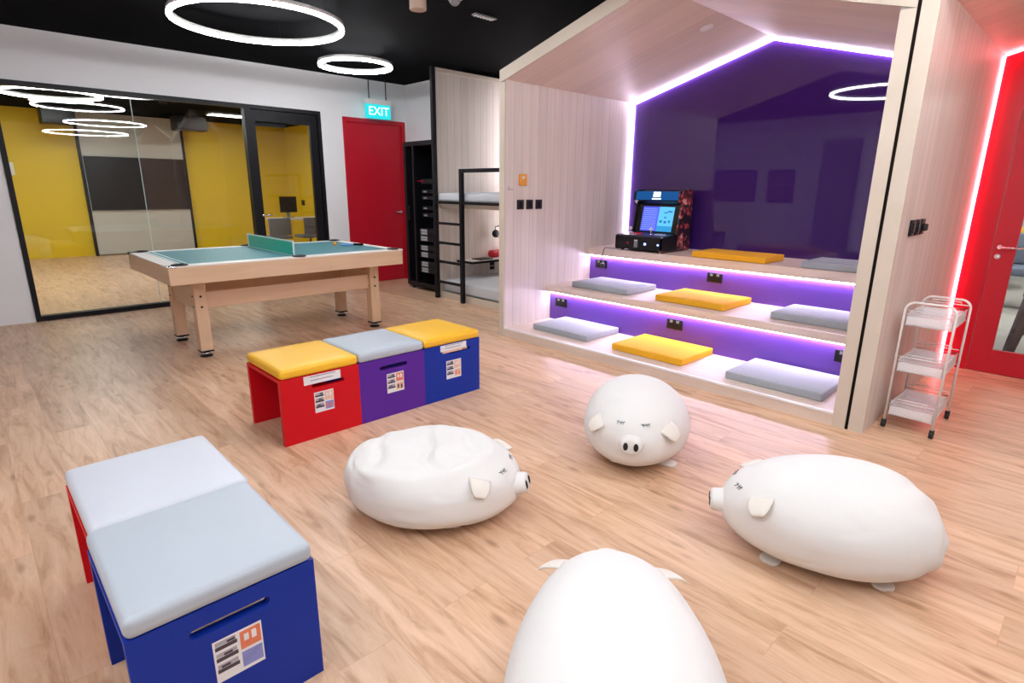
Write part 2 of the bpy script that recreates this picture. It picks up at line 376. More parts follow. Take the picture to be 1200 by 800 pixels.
struct('wall_front', boxes(((XL, -1.6, 0), (-4.55, -1.5, ZC)), ((-4.55, -1.6, 2.3), (-3.5, -1.5, ZC)), ((-3.5, -1.6, 0), (3.6, -1.5, ZC))), 'white_paint', 'white wall behind the viewer, seen mirrored in the violet glass')
struct('wall_right', boxes(((3.5, -1.5, 0), (3.6, 6.4, ZC))), 'grey_plastic', 'grey wall far right, out of view')
d4 = struct('door_4', boxes(((-4.62, -1.5, 0), (-4.55, -1.46, 2.37)), ((-3.5, -1.5, 0), (-3.43, -1.46, 2.37)), ((-4.55, -1.5, 2.3), (-3.5, -1.46, 2.37))), 'door_white', 'white door frame behind the viewer, mirrored in the violet glass', 'door')
build('door_leaf', boxes(((-4.2, -1.58, 0.005), (-3.5, -1.54, 2.3))), 'grey_plastic', d4)
build('door_leaf', boxes(((-4.55, -1.58, 0.005), (-4.21, -1.54, 2.3))), 'door_white', d4)

# glazed screen
def glazing():
    f = 0.045; x0, x1 = XL - 0.085, XL + 0.012
    wnd = struct('window_1', boxes(((x0, WY0, 0), (x1, WY0 + f, WZ1)), ((x0, WY1 - f, 0), (x1, WY1, WZ1)), ((x0, WY0 + f, WZ1 - f), (x1, WY1 - f, WZ1)),
                                   ((x0, WY0 + f, 0), (x1, 2.765, 0.05)), ((x0, 2.695, 0.05), (x1, 2.765, WZ1 - f))), 'black_metal', 'black framed glass screen looking into the yellow meeting room', 'window')
    for a, b in ((WY0 + f, 1.556), (1.561, 2.695)):
        build('pane', boxes(((XL - 0.045, a, 0.05), (XL - 0.035, b, WZ1 - f))), 'glass', wnd)
    build('seal', boxes(((XL - 0.048, 1.556, 0.05), (XL - 0.032, 1.561, WZ1 - f))), 'line_white', wnd)
    s = 0.055; a, b, z0, z1 = 2.768, WY1 - f - 0.003, 0.012, WZ1 - f - 0.003
    x0, x1 = XL - 0.07, XL - 0.02
    dr = struct('door_3', boxes(((x0, a, z0), (x1, a + s, z1)), ((x0, b - s - 0.04, z0), (x1, b, z1)), ((x0, a + s, z1 - 0.13), (x1, b - s - 0.04, z1)), ((x0, a + s, z0), (x1, b - s - 0.04, z0 + 0.11))),
                'black_metal', 'black framed glass door at the right end of the glass screen', 'door')
    build('pane', boxes(((XL - 0.05, a + s, z0 + 0.11), (XL - 0.04, b - s - 0.04, z1 - 0.13))), 'glass', dr)
    build('door_closer', boxes(((XL - 0.13, 2.84, 2.06), (XL - 0.07, 3.22, 2.12))), 'black_plastic', dr)
    build('door_handle', one(lambda m: (m.cyl((XL - 0.02, a + 0.028, 1.0), 0.014, 0.05, 0), m.rbox((XL + 0.02, a + 0.02, 0.99), (XL + 0.036, a + 0.14, 1.01), 0.006))), 'chrome', dr)
glazing()
# red door
def red_door():
    fr = struct('door_1', boxes(((XL - 0.02, DY0, 0), (XL + 0.02, DY0 + 0.05, DZ1)), ((XL - 0.02, DY1 - 0.05, 0), (XL + 0.02, DY1, DZ1)), ((XL - 0.02, DY0 + 0.05, DZ1 - 0.055), (XL + 0.02, DY1 - 0.05, DZ1))),
                'red_paint', 'red door with a red frame below the exit sign', 'door')
    build('door_leaf', boxes(((XL - 0.055, DY0 + 0.05, 0.004), (XL - 0.012, DY1 - 0.05, DZ1 - 0.055))), 'red_paint', fr)
    build('door_handle', one(lambda m: (m.cyl((XL - 0.012, DY1 - 0.11, 1.0), 0.02, 0.02, 0), m.rbox((XL + 0.01, DY1 - 0.22, 0.99), (XL + 0.025, DY1 - 0.1, 1.01), 0.006))), 'chrome', fr)
red_door()

# yellow room beyond the screen
YX = -13.8
struct('wall_beyond', boxes(((YX - 0.1, -2.0, 0), (YX, 6.0, 2.66))), 'yellow_paint', 'yellow end wall of the meeting room behind the glass', 'wall')
struct('wall_beyond_right', boxes(((YX, 5.9, 0), (XL - wt, 6.0, 2.66))), 'yellow_paint', 'yellow side wall of the meeting room, seen through the glass door', 'wall')
struct('wall_beyond_left', boxes(((YX, -2.1, 0), (XL - wt, -2.0, 2.66))), 'yellow_paint', 'yellow side wall at the hidden left end of the meeting room', 'wall')
struct('floor_beyond', boxes(((YX, 5.7, -0.1), (XL, 6.0, 0))), 'floor', 'oak floor strip of the meeting room', 'floor')
struct('ceiling_beyond', boxes(((YX - 0.1, -2.1, 2.66), (XL - wt, 6.0, 2.75))), 'black_paint', 'black ceiling of the meeting room behind the glass', 'ceiling')

# ================================================================== HOUSE-SHAPED NOOK
HX0, HX1, HY0, HY1 = -3.872, -0.870, 3.575, 5.45     # outer left, outer right, front, back
IX0, IX1 = -3.806, -0.940                            # inner faces
RX = (IX0 + IX1) / 2; SL = 0.2825; ZE = 2.24
def zin(x): return ZE + SL * (RX - IX0) - SL * abs(x - RX)
def nook():
    t = thing('house_shaped_nook', (RX, HY0, 0), 'pale timber house-shaped seating nook with pitched roof and violet back', 'nook')
    build('side_panel', one(lambda m: m.prism([(HX0, 0), (IX0, 0), (IX0, zin(IX0)), (HX0, zin(HX0))], 1, HY0, HY1 + 0.12)), 'boards', t)
    build('side_panel', one(lambda m: m.prism([(IX1, 0), (HX1, 0), (HX1, zin(HX1)), (IX1, zin(IX1))], 1, HY0, HY1 + 0.12)), 'boards', t)
    th = 0.092
    build('roof_panel', one(lambda m: m.prism([(HX0, zin(HX0)), (RX, zin(RX)), (RX, zin(RX) + th), (HX0, zin(HX0) + th)], 1, HY0 + 0.02, HY1 + 0.12)), 'roof_boards', t)
    build('roof_panel', one(lambda m: m.prism([(RX, zin(RX)), (HX1, zin(HX1)), (HX1, zin(HX1) + th), (RX, zin(RX) + th)], 1, HY0 + 0.02, HY1 + 0.12)), 'roof_boards', t)
    y0, y1 = HY0 - 0.008, HY0 + 0.02
    g = MB()
    g.prism([(HX0, zin(HX0)), (RX, zin(RX)), (RX, zin(RX) + th + 0.004), (HX0, zin(HX0) + th + 0.004)], 1, y0, y1)
    g.prism([(RX, zin(RX)), (HX1, zin(HX1)), (HX1, zin(HX1) + th + 0.004), (RX, zin(RX) + th + 0.004)], 1, y0, y1)
    build('roof_fascia', g, 'trim_timber', t)
    build('front_post', boxes(((HX0, y0, 0), (IX0, HY0, zin(HX0)))), 'trim_timber', t)
    build('front_post', boxes(((IX1, y0, 0), (HX1, HY0, zin(HX1)))), 'trim_timber', t)
    build('back_panel', one(lambda m: m.prism([(IX0, 0), (IX1, 0), (IX1, zin(IX1)), (RX, zin(RX)), (IX0, zin(IX0))], 1, HY1, HY1 + 0.02)), 'violet_glass', t)
    # light strips round the back
    r = 0.009; y = HY1 - 0.014; i = 0.012
    for path in ([(IX0 + i, y, 0.765), (IX0 + i, y, ZE - i)], [(IX1 - i, y, 0.765), (IX1 - i, y, ZE - i)],
                 [(IX0 + i, y, ZE - i), (RX, y, zin(RX) - i)], [(RX, y, zin(RX) - i), (IX1 - i, y, ZE - i)]):
        mb = MB(); mb.tube(path, r, 8); build('light_strip', mb, 'led_violet', t)
    mb = MB(); a = math.atan(SL)
    c = Vector((-2.541, 4.57, zin(-2.541) - 0.002)); e1 = Vector((math.cos(a), 0, math.sin(a))); n = Vector((math.sin(a), 0, -math.cos(a)))
    e2 = Vector((0, 1, 0)); vs = []
    for rr, h in ((0.05, -0.003), (0.05, 0.006), (0.038, 0.006), (0.036, 0.001)):
        vs += [c + rr * (math.cos(k / 24 * 2 * PI) * e1 + math.sin(k / 24 * 2 * PI) * e2) + h * n for k in range(24)]
    fs = [(q * 24 + k, q * 24 + (k + 1) % 24, (q + 1) * 24 + (k + 1) % 24, (q + 1) * 24 + k) for q in range(3) for k in range(24)] + [[72 + k for k in range(24)]]
    mb.add(vs, fs); dl = build('recessed_downlight', mb, 'white_metal', None)
    tag(dl, 'small round white downlight set in the sloping timber roof', 'downlight')
nook()
def tiers():
    t = thing('tiered_bench', (RX, HY0, 0), 'three timber seating tiers with violet risers inside the nook', 'bench')
    Y1, Y2 = 4.21, 4.83; a, b = IX0, IX1
    build('tread', boxes(((a, HY0 - 0.004, 0), (b, Y1 + 0.02, 0.082))), 'tread_timber', t)
    build('tread', boxes(((a, 4.152, 0.362), (b, Y2 + 0.02, 0.423))), 'tread_timber', t)
    build('tread', boxes(((a, 4.785, 0.684), (b, HY1, 0.760))), 'tread_timber', t)
    build('nosing', boxes(((a, HY0 - 0.008, 0.070), (b, HY0 + 0.006, 0.0845))), 'white_metal', t)
    build('riser', boxes(((a, Y1, 0.082), (b, Y1 + 0.02, 0.362))), 'violet_riser', t)
    build('riser', boxes(((a, Y2, 0.423), (b, Y2 + 0.02, 0.684))), 'violet_riser', t)
    for y, z in ((Y1, 0.362), (Y2, 0.684)):
        mb = MB(); mb.box((a + 0.01, y - 0.020, z - 0.012), (b - 0.01, y - 0.003, z - 0.002)); build('light_strip', mb, 'led_tread', t)
tiers()
# second (red) nook on the right
def nook_red():
    x0, xi, x1 = -0.852, -0.776, 2.10; rx = 0.66
    def zr(x): return 2.30 + SL * (rx - xi) - SL * abs(x - rx)
    t = thing('house_shaped_nook', (rx, HY0, 0), 'pale timber house-shaped nook with red back wall at right edge', 'nook')
    build('side_panel', one(lambda m: m.prism([(x0, 0), (xi, 0), (xi, zr(xi)), (x0, zr(x0))], 1, HY0, 5.6)), 'boards', t)
    build('side_panel', one(lambda m: m.prism([(x1, 0), (x1 + 0.08, 0), (x1 + 0.08, zr(x1)), (x1, zr(x1))], 1, HY0, 5.6)), 'boards', t)
    th = 0.05
    for a, b in ((x0, rx), (rx, x1 + 0.08)):
        build('roof_panel', one(lambda m: m.prism([(a, zr(a)), (b, zr(b)), (b, zr(b) + th), (a, zr(a) + th)], 1, HY0 - 0.008, 5.6)), 'roof_boards', t)
    build('front_post', boxes(((x0, HY0 - 0.008, 0), (xi, HY0, zr(x0)))), 'trim_timber', t)
    y = 5.575 - 0.014; i = 0.012
    for path in ([(xi + i, y, 0.01), (xi + i, y, zr(xi) - i)], [(xi + i, y, zr(xi) - i), (rx, y, zr(rx) - i)], [(rx, y, zr(rx) - i), (x1 - i, y, zr(x1) - i)]):
        mb = MB(); mb.tube(path, 0.008, 8); build('light_strip', mb, 'led_red', t)
    return zr
zr = nook_red()
struct('trim_1', boxes(((-0.870, HY0 - 0.002, 0), (-0.852, HY0 + 0.02, 2.70))), 'dark_gap', 'dark vertical strip between the two timber nooks', 'trim')
# red back wall with door and what lies beyond it
RY = 5.575; DXa, DXb = -0.597, 0.42
struct('wall_red', one(lambda m: (m.box((-0.776, RY, 0), (DXa - 0.004, RY + 0.1, 2.7)), m.box((DXa - 0.004, RY, 2.25), (DXb, RY + 0.1, 2.7)), m.box((DXb, RY, 0), (2.1, RY + 0.1, 2.7)))),
       'red_gloss', 'glossy red wall at the back of the right nook')
def red_glass_door():
    g0, g1, z0, z1 = -0.462, 0.30, 0.186, 2.08
    d = struct('door_2', boxes(((DXa, RY, 0.006), (g0, RY + 0.045, 2.245)), ((g1, RY, 0.006), (DXb - 0.004, RY + 0.045, 2.245)), ((g0, RY, 0.006), (g1, RY + 0.045, z0)), ((g0, RY, z1), (g1, RY + 0.045, 2.245))),
               'red_paint', 'red door with a tall glass panel at the right edge', 'door')
    build('pane', boxes(((g0, RY + 0.018, z0), (g1, RY + 0.026, z1))), 'clear', d)
    h = MB(); h.cyl((-0.555, RY - 0.012, 0.962), 0.016, 0.012, 1); h.cyl((-0.555, RY - 0.05, 0.962), 0.008, 0.04, 1); h.tube([(-0.555, RY - 0.05, 0.962), (-0.40, RY - 0.05, 0.962)], 0.0085, 10)
    build('door_handle', h, 'chrome', d)
    l = MB(); l.cyl((-0.558, RY - 0.01, 0.893), 0.018, 0.012, 1); l.rbox((-0.57, RY - 0.03, 0.888), (-0.546, RY - 0.008, 0.898), 0.003)
    build('lock', l, 'chrome', d)
red_glass_door()
struct('floor_lounge', boxes(((-3.5, 5.7, -0.1), (3.6, 13, 0))), 'grey_floor', 'grey floor of the lounge beyond the red door', 'floor')
struct('wall_lounge', boxes(((-3.5, 13, 0), (3.6, 13.1, 2.75)), ((-3.6, 5.7, 0), (-3.5, 13.1, 2.75)), ((3.6, 5.7, 0), (3.7, 13.1, 2.75))), 'white_paint', 'pale walls of the lounge beyond the red door')
struct('ceiling_lounge', boxes(((-3.6, 5.7, 2.75), (3.7, 13.1, 2.85))), 'white_paint', 'pale ceiling of the lounge beyond the red door', 'ceiling')
struct('wall_rear', boxes(((-5.79, 5.70, 0), (-0.78, 5.78, 2.6))), 'white_paint', 'hidden wall behind the timber nook')

# ================================================================== LAMPS
def ring_lamp(loc, R, label, wires=True):
    t = thing('ring_light', loc, label, 'ceiling lamp', 'ring lamps hanging from the black ceiling')
    n = 72; a, h = 0.0155, 0.0205
    mb = MB(); mb.lathe([(R - a, 0), (R + a, 0), (R + a, h), (R - a, h)], (0, 0, 0), 2, n, closed=True); build('diffuser', mb, 'led_ring', t, local=True)
    mb = MB(); mb.lathe([(R - a, h), (R + a, h), (R + a, h + 0.03), (R - a, h + 0.03)], (0, 0, 0), 2, n, closed=True); build('housing', mb, 'white_metal', t, local=True)
    top = ZC - loc[2]
    for k in range(3):
        an = 2 * PI * k / 3 + 0.4; mb = MB(); mb.tube([(R * math.cos(an), R * math.sin(an), h + 0.03), (R * math.cos(an), R * math.sin(an), top)], 0.0012, 5)
        build('wire', mb, 'black_metal', t, local=True)
    return t
ring_lamp((-5.012, 2.026, 2.58), 0.628, 'large white ring lamp hanging above the games table')
ring_lamp((-5.924, 3.373, 2.58), 0.367, 'small white ring lamp hanging near the red door')
ring_lamp((-2.395, 1.855, 2.60), 0.63, 'white ring lamp over the seating nook, seen mirrored in violet glass')
ring_lamp((0.0, 2.62, 2.555), 0.69, 'white ring lamp overhead by the bean bags, mirrored mid glass screen')
ring_lamp((2.2, 2.6, 2.50), 0.80, 'wide white ring lamp overhead far right, mirrored lowest in glass screen')
ring_lamp((0.2, 0.3, 2.50), 0.60, 'white ring lamp overhead near the viewer')
ring_lamp((-1.5, -0.55, 2.50), 0.60, 'white ring lamp overhead left of the viewer, above the near bench')
ring_lamp((-10.36, 1.26, 2.52), 0.56, 'white ring lamp hanging inside the yellow room at left')
def panel_lamp(x0, y0, x1, y1, z, label):
    t = thing('panel_light', ((x0 + x1) / 2, (y0 + y1) / 2, z), label, 'ceiling lamp', 'panel lamps in the meeting room ceiling')
    build('diffuser', boxes(((x0, y0, z - 0.012), (x1, y1, z))), 'led_panel', t)
    f = 0.02; build('frame', boxes(((x0 - f, y0 - f, z - 0.018), (x0, y1 + f, z)), ((x1, y0 - f, z - 0.018), (x1 + f, y1 + f, z)), ((x0, y0 - f, z - 0.018), (x1, y0, z)), ((x0, y1, z - 0.018), (x1, y1 + f, z))), 'white_metal', t)
panel_lamp(-12.3, 1.19, -12.0, 1.79, 2.655, 'square ceiling panel lamp in the yellow room, leftmost behind glass')
panel_lamp(-12.3, 3.80, -12.0, 4.42, 2.655, 'square ceiling panel lamp in the yellow room beside the glass door')
panel_lamp(-9.6, 2.6, -9.0, 3.2, 2.655, 'added unseen panel lamp lighting the yellow room nearest the glass')  # extra panel added above the line of sight to light the yellow room
panel_lamp(-9.6, -0.8, -9.0, -0.2, 2.655, 'added panel lamp lighting the yellow room, hidden past the wall')  # another added fill panel, out of sight behind the solid wall
for (x, y) in ((-1.0, 8.2), (0.8, 10.5)):
    t = thing('panel_light', (x, y, 2.745), 'ceiling panel lamp of the lounge beyond the red door', 'ceiling lamp', 'lounge panel lamps')
    build('diffuser', boxes(((x - 0.4, y - 0.4, 2.735), (x + 0.4, y + 0.4, 2.748))), 'led_panel', t)

# spot, camera dome, vent, duct
def ceiling_bits():
    t = thing('cylinder_downlight', (-3.885, 2.755, 2.62), 'beige cylinder downlight hanging from the black ceiling', 'lamp')
    mb = MB(); mb.lathe([(0.052, 0.004), (0.058, 0), (0.062, 0.004), (0.062, ZC - 2.62)], (-3.885, 2.755, 2.62)); build('body', mb, 'cyl_beige', t)
    mb = MB(); mb.cyl((-3.885, 2.755, 2.625), 0.052, 0.01); build('lens', mb, 'cyl_beige', t)
    t = thing('dome_camera', (-3.70, 2.955, ZC), 'white domed security camera on the black ceiling', 'camera')
    c = (-3.70, 2.955, ZC)
    mb = MB(); mb.lathe([(0.05, 0), (0.062, -0.01), (0.062, -0.055), (0.05, -0.062), (0.001, -0.062)], c); build('base', mb, 'white_metal', t)
    mb = MB(); mb.lathe([(0.042 * math.cos(a), -0.062 - 0.042 * math.sin(a)) for a in [k / 10 * PI / 2 for k in range(10)]] + [(0.0005, -0.104)], c); build('dome', mb, 'grey_plastic', t)
    t = thing('air_vent', (-4.03, 3.53, ZC), 'slim pale slotted vent in the black ceiling', 'vent')
    build('frame', boxes(((-4.06, 3.42, ZC - 0.012), (-4.00, 3.65, ZC))), 'grey_plastic', t)
    for k in range(6): build('slat', boxes(((-4.055, 3.435 + k * 0.035, ZC - 0.016), (-4.005, 3.447 + k * 0.035, ZC - 0.012))), 'white_metal', t)
ceiling_bits()

# exit sign
def exit_sign():
    y0, y1 = 4.215, 4.585; x = -7.2
    t = thing('exit_sign', (x, (y0 + y1) / 2, 2.25), 'lit turquoise exit sign hanging above the red door', 'sign')
    M['exit_face'] = emit('exit_face', (0.02, 0.62, 0.66), 1.25); M['exit_text'] = emit('exit_text', (0.75, 1.0, 0.97), 1.6)
    mb = MB(); mb.rbox((x - 0.035, y0 - 0.004, 2.425), (x + 0.03, y1 + 0.004, 2.487), 0.008); build('housing', mb, 'white_metal', t)
    mb = MB(); mb.rbox((x - 0.022, y0, 2.250), (x + 0.018, y1, 2.424), 0.004); build('face', mb, 'exit_face', t)
    text_obj('lettering', 'EXIT', 0.155, 'exit_text', t, (0.020, 0, 0.085), (PI / 2, 0, PI / 2))
    for y in (4.27, 4.53):
        mb = MB(); mb.tube([(x, y, 2.487), (x, y, ZC)], 0.007, 8); build('rod', mb, 'black_metal', t)
exit_sign()

# ================================================================== GAMES TABLE
def games_table():
    x0, x1, y0, y1, zt = -5.955, -4.67, 1.055, 3.047, 0.78
    t = thing('games_table', ((x0 + x1) / 2, (y0 + y1) / 2, 0), 'beech pool table with teal table tennis top and net', 'table')
    w = 0.035; z0 = 0.640
    for lo, hi in (((x1 - w, y0, z0), (x1, y1, zt - 0.012)), ((x0, y0, z0), (x0 + w, y1, zt - 0.012)), ((x0 + w, y0, z0), (x1 - w, y0 + w, zt - 0.012)), ((x0 + w, y1 - w, z0), (x1 - w, y1, zt - 0.012))):
        build('apron', boxes((lo, hi)), 'table_timber', t, bevel=0.004)
    build('bed', boxes(((x0 + w, y0 + w, z0 + 0.03), (x1 - w, y1 - w, zt - 0.02))), 'table_timber', t)
    rl = 0.085
    for lo, hi in (((x1 - rl, y0, zt - 0.012), (x1, y1, zt)), ((x0, y0, zt - 0.012), (x0 + rl, y1, zt)), ((x0 + rl, y0, zt - 0.012), (x1 - rl, y0 + 0.11, zt)), ((x0 + rl, y1 - 0.09, zt - 0.012), (x1 - rl, y1, zt))):
        build('rail', boxes((lo, hi)), 'rail_white', t, bevel=0.003)
    a0, a1, b0, b1 = x0 + rl, x1 - rl, y0 + 0.11, y1 - 0.09
    build('playfield', boxes(((a0, b0, zt - 0.02), (a1, b1, zt - 0.001))), 'felt', t)
    l = 0.014; z = zt
    build('line_marking', boxes(((a0, b0 + 0.045, z - 0.001), (a1, b0 + 0.045 + l, z + 0.0006)), ((a0, b0 + 0.005, z - 0.001), (a1, b0 + 0.005 + l, z + 0.0006)), ((a1 - 0.02, b0, z - 0.001), (a1 - 0.008, b1, z + 0.0006)), ((a0 + 0.008, b0, z - 0.001), (a0 + 0.02, b1, z + 0.0006))), 'line_white', t)
    ym = (y0 + y1) / 2
    for (px, py) in ((x1 - 0.05, y0 + 0.09), (x0 + 0.05, y0 + 0.09), (x1 - 0.05, y1 - 0.075), (x0 + 0.05, y1 - 0.075), (x1 - 0.045, ym), (x0 + 0.045, ym)):
        mb = MB(); k = 18; mb.lathe([(0.034, 0.0), (0.056, 0.002), (0.058, 0.006), (0.054, 0.010), (0.036, 0.009), (0.03, -0.005), (0.0005, -0.006)], (px, py, zt), 2, k)
        build('pocket', mb, 'black_plastic', t)
    for cx_, cy_ in ((x1, y0), (x0, y0), (x1, y1), (x0, y1)):
        sx = -1 if cx_ == x1 else 1; sy = 1 if cy_ == y0 else -1
        mb = MB(); mb.rbox((min(cx_ + sx * -0.004, cx_ + sx * 0.06), min(cy_ - sy * 0.004, cy_ + sy * 0.06), zt - 0.014), (max(cx_ - sx * 0.004, cx_ + sx * 0.06), max(cy_ - sy * 0.004, cy_ + sy * 0.06), zt + 0.003), 0.005)
        build('corner_cap', mb, 'rail_white' if cx_ == x1 and cy_ == y1 else 'chrome' if cx_ == x1 else 'black_plastic', t)
    # legs
    L = 0.092
    for lx, ly in ((-5.006, 1.262), (-5.006, 2.826), (-5.69, 1.262), (-5.69, 2.826)):
        g = build('leg', boxes(((lx, ly, 0.05), (lx + L, ly + L, z0 + 0.03))), 'table_leg', t, bevel=0.004)
        mb = MB(); c = (lx + L / 2, ly + L / 2, 0)
        mb.lathe([(0.0005, 0), (0.048, 0), (0.05, 0.008), (0.03, 0.014), (0.014, 0.016)], c, 2, 20)
        mb.rbox((lx - 0.004, ly - 0.004, 0.042), (lx + L + 0.004, ly + L + 0.004, 0.056), 0.003)
        build('foot_plate', mb, 'black_plastic', g)
        mb = MB(); mb.lathe([(0.016, 0.014), (0.034, 0.018), (0.034, 0.036), (0.016, 0.042)], c, 2, 20); build('leveller', mb, 'chrome', g)
        for zz in (0.50, 0.415):
            mb = MB(); mb.cyl((lx + L, ly + L / 2, zz), 0.009, 0.004, 0, 14); build('bolt', mb, 'black_plastic', g)
            mb = MB(); mb.cyl((lx + L / 2, ly - 0.004, zz), 0.009, 0.004, 1, 14); build('bolt', mb, 'black_plastic', g)
    for xx in (-4.985, -5.67):
        build('side_stretcher', boxes(((xx, 1.262 + L, 0.393), (xx + 0.03, 2.826, 0.527))), 'table_timber', t, bevel=0.003)
    for yy in (1.285, 2.85):
        build('end_stretcher', boxes(((-5.69 + L, yy, 0.375), (-5.006, yy + 0.03, 0.56))), 'table_leg', t, bevel=0.003)
    # net
    nt = thing('table_tennis_net', (x1 - 0.1, ym, zt), 'green table tennis net across the middle of games table', 'net')
    nx0, nx1 = x0 + 0.16, x1 - 0.10; ny = ym - 0.02
    build('mesh', boxes(((nx0, ny - 0.0012, zt + 0.004), (nx1, ny + 0.0012, zt + 0.118))), 'net', nt)
    build('band', boxes(((nx0, ny - 0.002, zt + 0.116), (nx1, ny + 0.002, zt + 0.128))), 'line_white', nt)
    build('band', boxes(((nx0, ny - 0.002, zt + 0.0008), (nx1, ny + 0.002, zt + 0.006))), 'line_white', nt)
    for xx in (nx0, nx1):
        build('post', boxes(((xx - 0.006, ny - 0.005, zt + 0.0008), (xx + 0.006, ny + 0.005, zt + 0.13))), 'line_white', nt)
    # bat and ball
    b = thing('table_tennis_bat', (-5.34, 2.83, zt), 'blue table tennis bat lying at far end of games table', 'bat', rz=0.75)
    mb = MB(); mb.lathe([(0.0005, 0.001), (0.070, 0.001), (0.072, 0.004), (0.072, 0.010), (0.070, 0.013), (0.0005, 0.013)], (0, 0, 0), 2, 28); build('blade', mb, 'bat_blue', b, local=True)
    mb = MB(); mb.rbox((0.062, -0.014, 0.001), (0.165, 0.014, 0.022), 0.008); build('handle', mb, 'dark_gap', b, local=True)
    ball = MB(); ball.lathe([(max(0.0004, 0.02 * math.sin(k / 12 * PI)), 0.0205 - 0.02 * math.cos(k / 12 * PI)) for k in range(13)], (-5.375, 2.715, zt), 2, 20)
    tag(build('table_tennis_ball', ball, 'ball'), 'orange table tennis ball beside the blue bat', 'ball')
games_table()

# ================================================================== STOOL BOXES
def slot_plate(mb, W, H, t, slot, hole_mi=1):
    """upright plate in the local YZ plane, x from -t to 0, with a rounded slot (cy, cz, half length, half height)"""
    cy, cz, hl, hh = slot; n = 8
    inner = [(cy + hl - hh + hh * math.sin(k / n * PI), cz + hh * math.cos(k / n * PI)) for k in range(n + 1)] + \
            [(cy - hl + hh - hh * math.sin(k / n * PI), cz - hh * math.cos(k / n * PI)) for k in range(n + 1)]
    outer = [(-W / 2, 0), (W / 2, 0), (W / 2, H), (-W / 2, H)]
    bm = bmesh.new(); es = []
    for loop in (outer, inner):
        vv = [bm.verts.new((0, y, z)) for y, z in loop]
        es += [bm.edges.new((vv[k], vv[(k + 1) % len(vv)])) for k in range(len(vv))]
    bmesh.ops.triangle_fill(bm, use_beauty=True, edges=es)
    bm.verts.index_update()
    vs = [v.co.copy() for v in bm.verts]; fs = [[v.index for v in f.verts] for f in bm.faces]; bm.free()
    for x in (0, -t): mb.add([(x, v.y, v.z) for v in vs], fs)
    for loop in (outer, inner):
        N = len(loop); mb.add([(0, y, z) for y, z in loop] + [(-t, y, z) for y, z in loop], [(k, (k + 1) % N, N + (k + 1) % N, N + k) for k in range(N)])
def stool_box(loc, W, D, H, body, cush, label, cushlab, slot_y=0.0, slot_z=0.30, poster=None, sign=None, body_label=None):
    """loc = middle of the foot of the front panel; the front faces +x"""
    t = thing('storage_stool', loc, label, 'stool')
    th = 0.028
    mb = MB(); slot_plate(mb, W, H, th, (slot_y, slot_z, 0.096, 0.013)); build('front_panel', mb, body, t, local=True)
    build('rear_panel', boxes(((-D, -W / 2, 0), (-D + th, W / 2, H))), body, t, local=True, bevel=0.001)
    build('top_board', boxes(((-D + th, -W / 2, H - 0.018), (-th, W / 2, H))), body, t, local=True)
    mb = MB(); mb.rbox((-D - 0.004, -W / 2 + 0.002, H + 0.0005), (0.006, W / 2 - 0.002, H + 0.055), 0.019, 4, bulge=0.010, cuts=6); c = build('cushion', mb, cush, t, local=True)
    c['label'] = cushlab
    if poster:
        py, pz, pw, ph, cols = poster
        mb = MB(); y0, z0 = py - pw / 2, pz - ph / 2
        def R(u0, v0, u1, v1, mi, e=0.0012): mb.box((0.0002, y0 + u0 * pw, z0 + v0 * ph), (e, y0 + u1 * pw, z0 + v1 * ph), mi)
        R(0, 0, 1, 1, 0, 0.0009)
        for k in range(3):
            v = 0.22 + k * 0.27
            R(0.04, v, 0.48, v + 0.09, 1); R(0.05, v + 0.10, 0.46, v + 0.20, 2, 0.0011); R(0.12 + 0.08 * k, v + 0.10, 0.30 + 0.07 * k, v + 0.16, 1, 0.0013)
        R(0.54, 0.52, 0.97, 0.95, 3); R(0.54, 0.08, 0.97, 0.45, 4); R(0.62, 0.70, 0.72, 0.86, 0, 0.0014); R(0.78, 0.68, 0.88, 0.88, 0, 0.0014)
        R(0.60, 0.16, 0.70, 0.36, 5, 0.0014); R(0.80, 0.12, 0.90, 0.34, 5, 0.0014)
        p = build('poster', mb, ['paper', 'ink', 'ink_grey'] + cols, t, local=True); p['label'] = 'small printed poster of pictures in a grid'
    if sign:
        sy, sz, sw, sh, two = sign
        mb = MB(); mb.box((0.0, sy - sw / 2, sz - sh / 2), (0.004, sy + sw / 2, sz + sh / 2), 0)
        for v in (0.30, -0.12): mb.box((0.004, sy - sw * 0.33, sz + v * sh), (0.0045, sy + sw * (0.36 if v > 0 else 0.28), sz + v * sh + 0.006), 1)
        p = build('notice', mb, ['paper', 'ink_grey'], t, local=True); p['label'] = 'white notice strip with two printed lines'
        if two:
            build('notice', boxes(((0.0, sy - sw * 0.42, sz - sh * 0.85), (0.0025, sy + sw * 0.34, sz - sh * 0.52))), 'ink_peach', t, local=True)
    return t
BW = 0.4555; BD = 0.46; BH = 0.372
stool_box((-2.845, 1.073 + BW / 2, 0), BW, BD, BH, 'box_red', 'yellow_vinyl', 'red storage stool with yellow cushion, open end of the row of three', 'yellow vinyl cushion',
          0.04, 0.305, (0.008, 0.206, 0.112, 0.118, ['ink_peach', 'ink_blue', 'ink_orange']), (0.006, 0.342, 0.212, 0.048, False))
stool_box((-2.845, 1.073 + BW * 1.5, 0), BW, BD, BH, 'box_violet', 'grey_vinyl', 'violet storage stool with grey cushion, middle of the row of three', 'grey vinyl cushion',
          0.005, 0.312, (0.012, 0.208, 0.118, 0.122, ['ink_orange', 'ink_peach', 'ink']))
stool_box((-2.845, 1.073 + BW * 2.5, 0), BW, BD, BH, 'box_blue', 'yellow_vinyl', 'blue storage stool with yellow cushion, far end of the row of three', 'yellow vinyl cushion',
          0.05, 0.318, (0.005, 0.196, 0.122, 0.124, ['ink_peach', 'ink_peach', 'ink_orange']), (0.004, 0.349, 0.212, 0.040, True))
